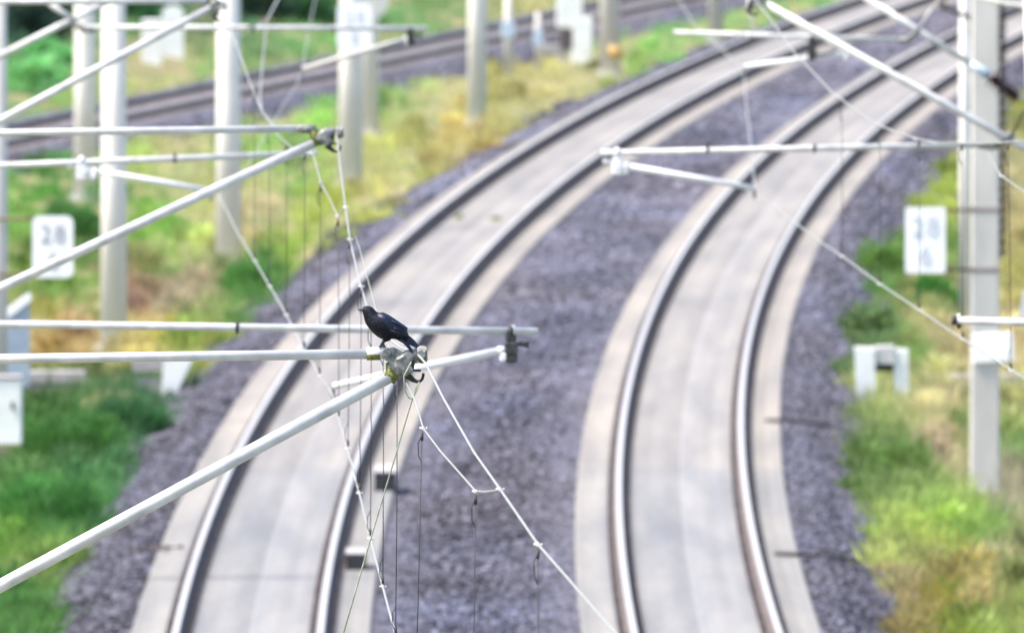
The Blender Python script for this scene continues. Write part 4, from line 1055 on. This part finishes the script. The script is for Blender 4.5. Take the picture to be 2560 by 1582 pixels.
for lab, x, yt, xb, yb in [('faint dropper crossing the square number plate down to the right contact wire', 2298, 348, 2298, 775), ('faint dropper left of the grey mast under the level right tube', 2405, 358, 2407, 848), ('faint dropper between the grey mast and the right edge', 2520, 356, 2528, 926), ('faint dropper over the right track slab', 2105, 255, 2105, 640), ('faint dropper over the right track outer rail', 2200, 316, 2200, 710)]:
    dropper(lab, x, yt, Yc(yb), xb, yb, Yc(yb))

# ------------------------------------------------------------------ the crow
def crow():
    Y = Y1
    def q(x, y, d=0.0): return at(x, y, Y) + Vector((0, d, 0))
    t = thing('crow', 'black crow with bluish sheen perched on the tube end and facing left', 'bird', q(954, 868))
    # body: rings from crown/beak base to the tail root; (top, bottom, half depth)
    R_ = [((906.5, 768.5), (905.5, 779.5), 0.013), ((911, 765.4), (907.4, 785.0), 0.025), ((917, 764.2), (909.2, 791), 0.030), ((924, 764.2), (910.6, 799), 0.033),
          ((931, 767.3), (913.3, 807.5), 0.036), ((937, 774.0), (917.5, 815), 0.042), ((944, 781.3), (923.5, 822.5), 0.050), ((955, 782.2), (931.5, 832), 0.057),
          ((965, 785.0), (942, 841.5), 0.059), ((974, 790.2), (954, 848.5), 0.057), ((982, 796.5), (966, 850.5), 0.052), ((992, 804), (979, 846.5), 0.046), ((1003, 816), (990, 848.5), 0.036),
          ((1013, 829), (1000, 853.0), 0.027), ((1021, 839.5), (1009, 857.5), 0.018), ((1025, 845), (1015, 860.0), 0.010)]
    mb = MB(); n = 20; rings = []
    for a, b, d in R_:
        A = q(*a); B = q(*b); C = (A + B) / 2; U = (A - B) / 2
        rings.append([C + U * math.cos(2 * math.pi * k / n) + Vector((0, d, 0)) * math.sin(2 * math.pi * k / n) for k in range(n)])
    mb.loft(rings)
    body = mb.build('body', M['feather_dark'], t)
    sub = body.modifiers.new('sub', 'SUBSURF'); sub.levels = 2; sub.render_levels = 2
    # ruffled breast and neck feathers as part of the body surface read from the bump
    # beak
    mb = MB(); rings = []
    for (a, b, d) in [((914, 768.5), (909.5, 782.5), 0.012), ((906, 769.0), (904.6, 779.4), 0.0105), ((899.5, 769.8), (898.8, 776.6), 0.007), ((894.5, 771.0), (894.3, 774.6), 0.004), ((892, 772.0), (892, 773.2), 0.0015)]:
        A = q(*a); B = q(*b); C = (A + B) / 2; U = (A - B) / 2
        rings.append([C + U * math.cos(2 * math.pi * k / 12) + Vector((0, d, 0)) * math.sin(2 * math.pi * k / 12) for k in range(12)])
    mb.loft(rings); mb.build('beak', M['beak'], t)
    # eye on the camera side
    mb = MB(); mb.tube([q(915.5, 773.2, -0.0285), q(915.5, 773.2, -0.022)], [0.0028, 0.0045], 10); mb.build('eye', M['dark'], t)
    # wings: folded, layered feather plates bulging out of the flank
    def wing(dsign, up, name='wing'):
        mb = MB()
        out = [(944, 784 - up), (958, 783.2 - up), (972, 789.5 - up), (984, 797 - up), (1000, 808 - up), (1014, 817.5 - up), (1019.3, 821.5 - up), (1017.5, 830 - up), (1024, 842), (1012, 848), (998, 843), (984, 838), (970, 832), (956, 822), (945, 806), (940, 793)]
        C = Vector((0, 0, 0)); P = []
        for x, y in out:
            tt = (x - 940) / 80; dep = 0.052 - 0.030 * max(0, tt - 0.15)
            P.append(q(x, y, dsign * dep * 0.80))
        for p in P: C += p / len(P)
        inner = [p + (C - p) * 0.38 + Vector((0, dsign * 0.016, 0)) for p in P]
        in2 = [p + (C - p) * 0.75 + Vector((0, dsign * 0.02, 0)) for p in P]
        back = [Vector((p.x, p.y - dsign * 0.03, p.z)) for p in P]
        mb.loft([back, P, inner, in2], smooth=True)
        w_ = mb.build(name, M['feather'], t)
        # flight feather ridges
        m2 = MB()
        for k, (x0, y0, x1, y1, wd) in enumerate([(980, 818, 1017, 829, .0035), (975, 824, 1022, 841, .0035), (978, 800, 1018, 823, .0035)]):
            y0 -= up * 0.5; y1 -= up * 0.5
            a = q(x0, y0, dsign * 0.050); b = q((x0 + x1) / 2, (y0 + y1) / 2 - 1, dsign * 0.049); c = q(x1, y1, dsign * 0.037)
            m2.tube([a, b, c], [wd * 0.5, wd, wd * 0.35], 8)
        m2.build('flight_feathers', M['feather'], w_)
        return w_
    wing(-1, 0.0)
    wing(1, 2.0)
    # far wing tip rising over the back
    # tail: two bundles that fork
    def feather(pts, wid, d0, d1, name='tail_feather'):
        mb = MB(); rings = []
        for (a, b), dd in zip(pts, np.linspace(d0, d1, len(pts))):
            A = q(*a, dd); B = q(*b, dd)
            rings.append([A + Vector((0, -wid, 0)), A + Vector((0, wid, 0)), B + Vector((0, wid, 0)), B + Vector((0, -wid, 0))])
        mb.loft(rings, smooth=False); return mb.build(name, M['feather'], t)
    feather([((1010, 830), (1000, 850)), ((1024, 840), (1014, 856)), ((1036, 853), (1030, 865)), ((1044, 862.5), (1039, 868.3)), ((1046.5, 867), (1044, 870.5))], 0.007, -0.006, -0.012)
    feather([((1012, 832), (1004, 846)), ((1026, 841.5), (1020, 852)), ((1038, 852.5), (1034, 859)), ((1045.5, 861.5), (1042.5, 865)), ((1050, 867.8), (1047.5, 868.2))], 0.005, 0.012, 0.016)
    feather([((1004, 846), (996, 851)), ((1016, 855), (1008, 857.5)), ((1024, 861.5), (1017, 867.5)), ((1030, 870.5), (1025.5, 877)), ((1033.6, 880), (1032.4, 883.6))], 0.006, -0.018, -0.026)
    # thighs, legs and feet
    for k, (dx, dd) in enumerate([(0, -0.014), (3.5, 0.022)]):
        mb = MB()
        mb.tube([q(970 + dx, 838, dd), q(965 + dx, 847, dd), q(960.5 + dx, 852.5, dd)], [0.022, 0.017, 0.008], 12)
        mb.build('thigh', M['feather_dark'], t)
        mb = MB()
        hip = q(960.5 + dx, 851.5, dd); ank = q(953 + dx, 859.5, dd); top = q(953.5 + dx, 867.3, dd)
        mb.tube([hip, q(956.5 + dx, 855, dd), ank, q(952.5 + dx, 863.5, dd)], [0.0055, 0.0045, 0.0048, 0.0045], 10)
        base = q(952.5 + dx, 863.5, dd)
        for ex, ey, ed in ((948.5, 867.0, dd - 0.010), (949.3, 867.4, dd + 0.004), (950.5, 867.2, dd + 0.018), (959.6, 866.4, dd)):
            e = q(ex + dx, ey, ed); m_ = (base + e) / 2 + Vector((0, 0, 0.005))
            mb.tube([base, m_, e, e + Vector((-0.004 if ex < 955 else 0.004, 0, -0.006))], [0.0042, 0.0042, 0.0036, 0.0014], 8)
        mb.build('leg', M['beak'], t)
    return t
crow()
print('objects', len(bpy.data.objects), 'faces', sum(len(m.polygons) for m in bpy.data.meshes))
